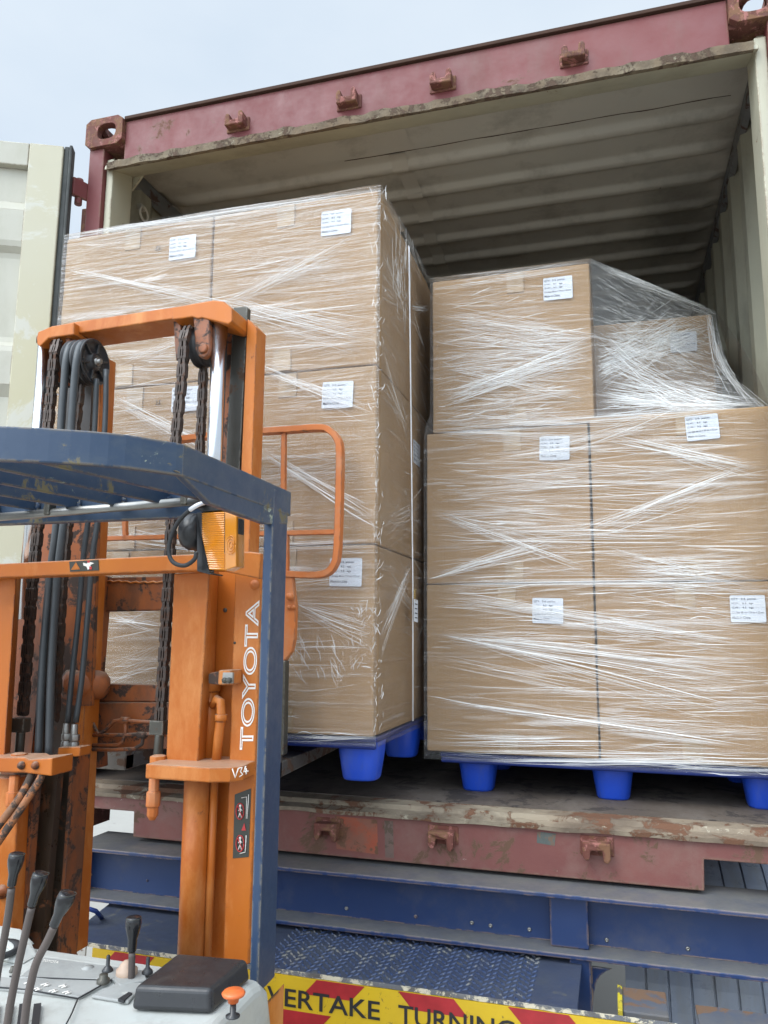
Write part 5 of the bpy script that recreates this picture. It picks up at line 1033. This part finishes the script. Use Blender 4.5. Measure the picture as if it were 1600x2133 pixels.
# --- body and dashboard
m = MB(); zD = .115
x_r = 1.325
prof = [(-1.02, .02), (-1.04, .085), (-1.07, .108), (-1.10, .113), (-1.60, .105), (-1.66, .06), (-1.66, -.5), (-1.02, -.5)]
m.prism([(.10, y, z) for y, z in prof], (x_r-.10, 0, 0)); dash = m.build('dashboard', M['dashw'], fk, .018, 4)
MB().box(.12, 1.30, -1.64, -.84, -1.05, -.505).build('chassis', Om, fk, .02)
m = MB(); q0, q1 = PY(531, 2112, -1.02), PY(588, 2084, -.90); m.hexa([(q0.x, -1.02, -.5), (q1.x, -.97, -.5), (q1.x-.002, -.90, -.5), (q0.x, -.90, -.5)], [(q0.x, -1.02, q0.z), (q1.x, -.97, q1.z), (q1.x-.002, -.90, q1.z), (q0.x, -.90, q0.z)]); m.build('front_frame', Om, fk, .003)
for sx in (.16, 1.14):
    m = MB(); m.lathe((sx, -.85, -1.0), (1, 0, 0), [(.12, 0), (.22, 0), (.25, .03), (.25, .11), (.22, .14), (.12, .14)], 36); wo = m.build('wheel', M['rubber'], fk); m = MB(); m.lathe((sx, -.85, -1.0), (1, 0, 0), [(0, .03), (.12, .02), (.12, .12), (0, .11)], 24); m.build('rim', Om, wo)
DZ = lambda x, y, z=.1165: PZ(x, y, z)
def slab(name, pts, z, th, mat, par, bev=.002): m = MB(); m.prism([Vector((*DZ(x, y, z).xy, z)) for x, y in pts], (0, 0, -th)); return m.build(name, mat, par, bev)
slab('control_panel', [(38, 2035), (92, 1993), (250, 2014), (300, 2020), (306, 2040), (250, 2052), (236, 2040)], .1175, .006, M['dashg'], dash)
slab('control_panel', [(-40, 2030), (30, 2036), (234, 2042), (165, 2076), (-40, 2052)], .1165, .006, M['dashg'], dash)
slab('control_panel', [(190, 2073), (243, 2046), (300, 2046), (268, 2086)], .1168, .005, M['dashg'], dash)
for pts in ([(-30, 2054), (60, 2062), (162, 2080), (176, 2072), (240, 2036)], [(20, 2034), (234, 2043)], [(162, 2081), (150, 2110), (132, 2145)]):
    m = MB(); m.tube([DZ(x, y, .1165) for x, y in pts], .0012, 5); m.build('panel_gap', M['black'], dash)
m = MB()
for k, (x, y) in enumerate(((60, 2046), (95, 2049), (132, 2052), (78, 2058), (112, 2062), (140, 2065))):
    m.tube([DZ(x-10, y+3, .1185), DZ(x+6, y-2, .1185)], .0009, 4); m.tube([DZ(x-4, y+5, .1185), DZ(x+10, y+1, .1185)], .0009, 4); m.tube([DZ(x, y, .1185), DZ(x+4, y+4, .1185)], .0009, 4)
m.build('panel_symbol', M['decal'], dash)
m = MB(); text_on(m, 'TOYOTA', [DZ(87, 2003, .1184), DZ(121, 2007, .1184), DZ(124, 2002, .1184), DZ(91, 1998, .1184)], bold=.01); m.build('panel_lettering', M['decal'], dash)
for (x, y, r, h_, mt) in ((183, 2017, .010, .003, 'dashg'), (215, 2047, .010, .012, 'steel'), (26, 2025, .005, .008, 'steel')):
    m = MB(); m.lathe(DZ(x, y), (0, 0, 1), [(r, 0), (r, h_*.4), (r*.7, h_*.5), (r*.65, h_), (0, h_)], 14); m.build('panel_screw', M[mt], dash)
for (x, y) in ((224, 2024), (307, 2028)):
    m = MB(); m.lathe(DZ(x, y), (0, 0, 1), [(.0088, 0), (.0088, .003), (.007, .005), (.0055, .007), (.0032, .009), (.003, .023), (.002, .0245), (0, .0245)], 16); m.build('toggle_switch', M['blackpl'], dash)
m = MB(); m.lathe(DZ(264, 2030), (0, 0, 1), [(.0165, 0), (.0165, .008), (.013, .0095), (.011, .015), (.006, .020), (0, .021)], 24); m.build('key_cap', M['copper'], dash)
# black cover
m = MB(); zt_ = .145; top = [PZ(x, y, zt_) for x, y in ((370, 1984), (516, 1997), (440, 2060), (281, 2053))]; bot = [Vector((*(p.xy+(p.xy-Vector((1.21, -1.09))).normalized()*.007), .114)) for p in top]; m.hexa(bot, top); m.build('plastic_cover', M['blackpl'], dash, .007, 4)
# horn button
m = MB(); c = DZ(485, 2118, .116); m.lathe(c, (0, 0, 1), [(.010, 0), (.010, .002), (.0045, .004), (.0042, .020), (0, .020)], 16); m.build('button_stem', M['blackpl'], dash)
c = c+Vector((0, 0, .019)); m = MB(); m.lathe(c, (0, 0, 1), [(0, 0), (.0075, 0), (.008, .007), (.0155, .009), (.0168, .012), (.014, .015), (0, .016)], 28); m.build('push_button', M['redbtn'], dash)
# vent slots
m = MB()
for x in (-8, 20, 48, 78): 
    a, b = DZ(x, 2096, .112), DZ(x-6, 2150, .112); m.bar(a+Vector((0, 0, .002)), b+Vector((0, 0, .002)), .010, .004)
m.build('vent_slot', M['black'], dash)
m = MB(); m.lathe(DZ(-4, 1990, .12), (0, 0, 1), [(.024, 0), (.032, .004), (.036, .010), (.034, .014), (.026, .012), (.022, .008)], 28); m.build('rubber_grommet', M['rubber'], dash)
m = MB(); 
hp = [DZ(-60, 1985, .10), DZ(82, 1988, .112)]
m.prism([Vector((.30, -1.03, .10)), Vector((.935, -1.10, .113)), Vector((.90, -1.085, .128)), Vector((.86, -1.06, .135)), Vector((.30, -1.03, .135))], (0, -.05, 0)); m.build('cowl_ridge', M['dashw'], dash, .01, 3)
def lever(Y, k0, k1, path, kr):
    m = MB(); P = [PY(x, y, Y) for x, y in path]; Q = smooth(P); m.tube(Q, .0052, 12); o = m.build('lever', M['shaft'], fk)
    a, b = PY(*k1, Y), PY(*k0, Y); l = (b-a).length; m = MB(); m.lathe(a, b-a, [(kr*.52, 0), (kr*.56, l*.05), (kr*.60, l*.35), (kr*.92, l*.62), (kr*1.03, l*.8), (kr*.98, l*.95), (kr*.90, l*.985), (kr*.72, l), (0, l*1.01)], 24); m.build('lever_knob', M['knob'], o)
    m = MB(); m.tube([a.lerp(b, .955)+v for v in [Vector((cos(t)*kr*.985, sin(t)*kr*.985, 0)) for t in [k*pi/10 for k in range(21)]]], .0005, 4); m.build('knob_seam', M['decalblk'], o)
lever(-1.32, (36, 1777), (24, 1845), [(24, 1850), (18, 1900), (8, 1960), (-4, 2020), (-12, 2080)], .0108)
lever(-1.34, (86, 1818), (66, 1886), [(66, 1890), (54, 1940), (38, 2010), (24, 2080), (14, 2140)], .0108)
lever(-1.36, (142, 1860), (112, 1928), [(113, 1930), (98, 1962), (76, 2005), (64, 2050), (56, 2090), (50, 2140)], .0112)
lever(-1.14, (279, 1909), (275, 1981), [(275, 1984), (274, 2030), (271, 2064)], .0118)
m = MB(); m.prism([DZ(x, y, .119) for x, y in ((246, 2080), (268, 2066), (276, 2068), (258, 2084))], (0, 0, -.004)); m.build('lever_slot', M['black'], dash)

for o in S.objects:
    if '_org' in o.keys(): del o['_org']
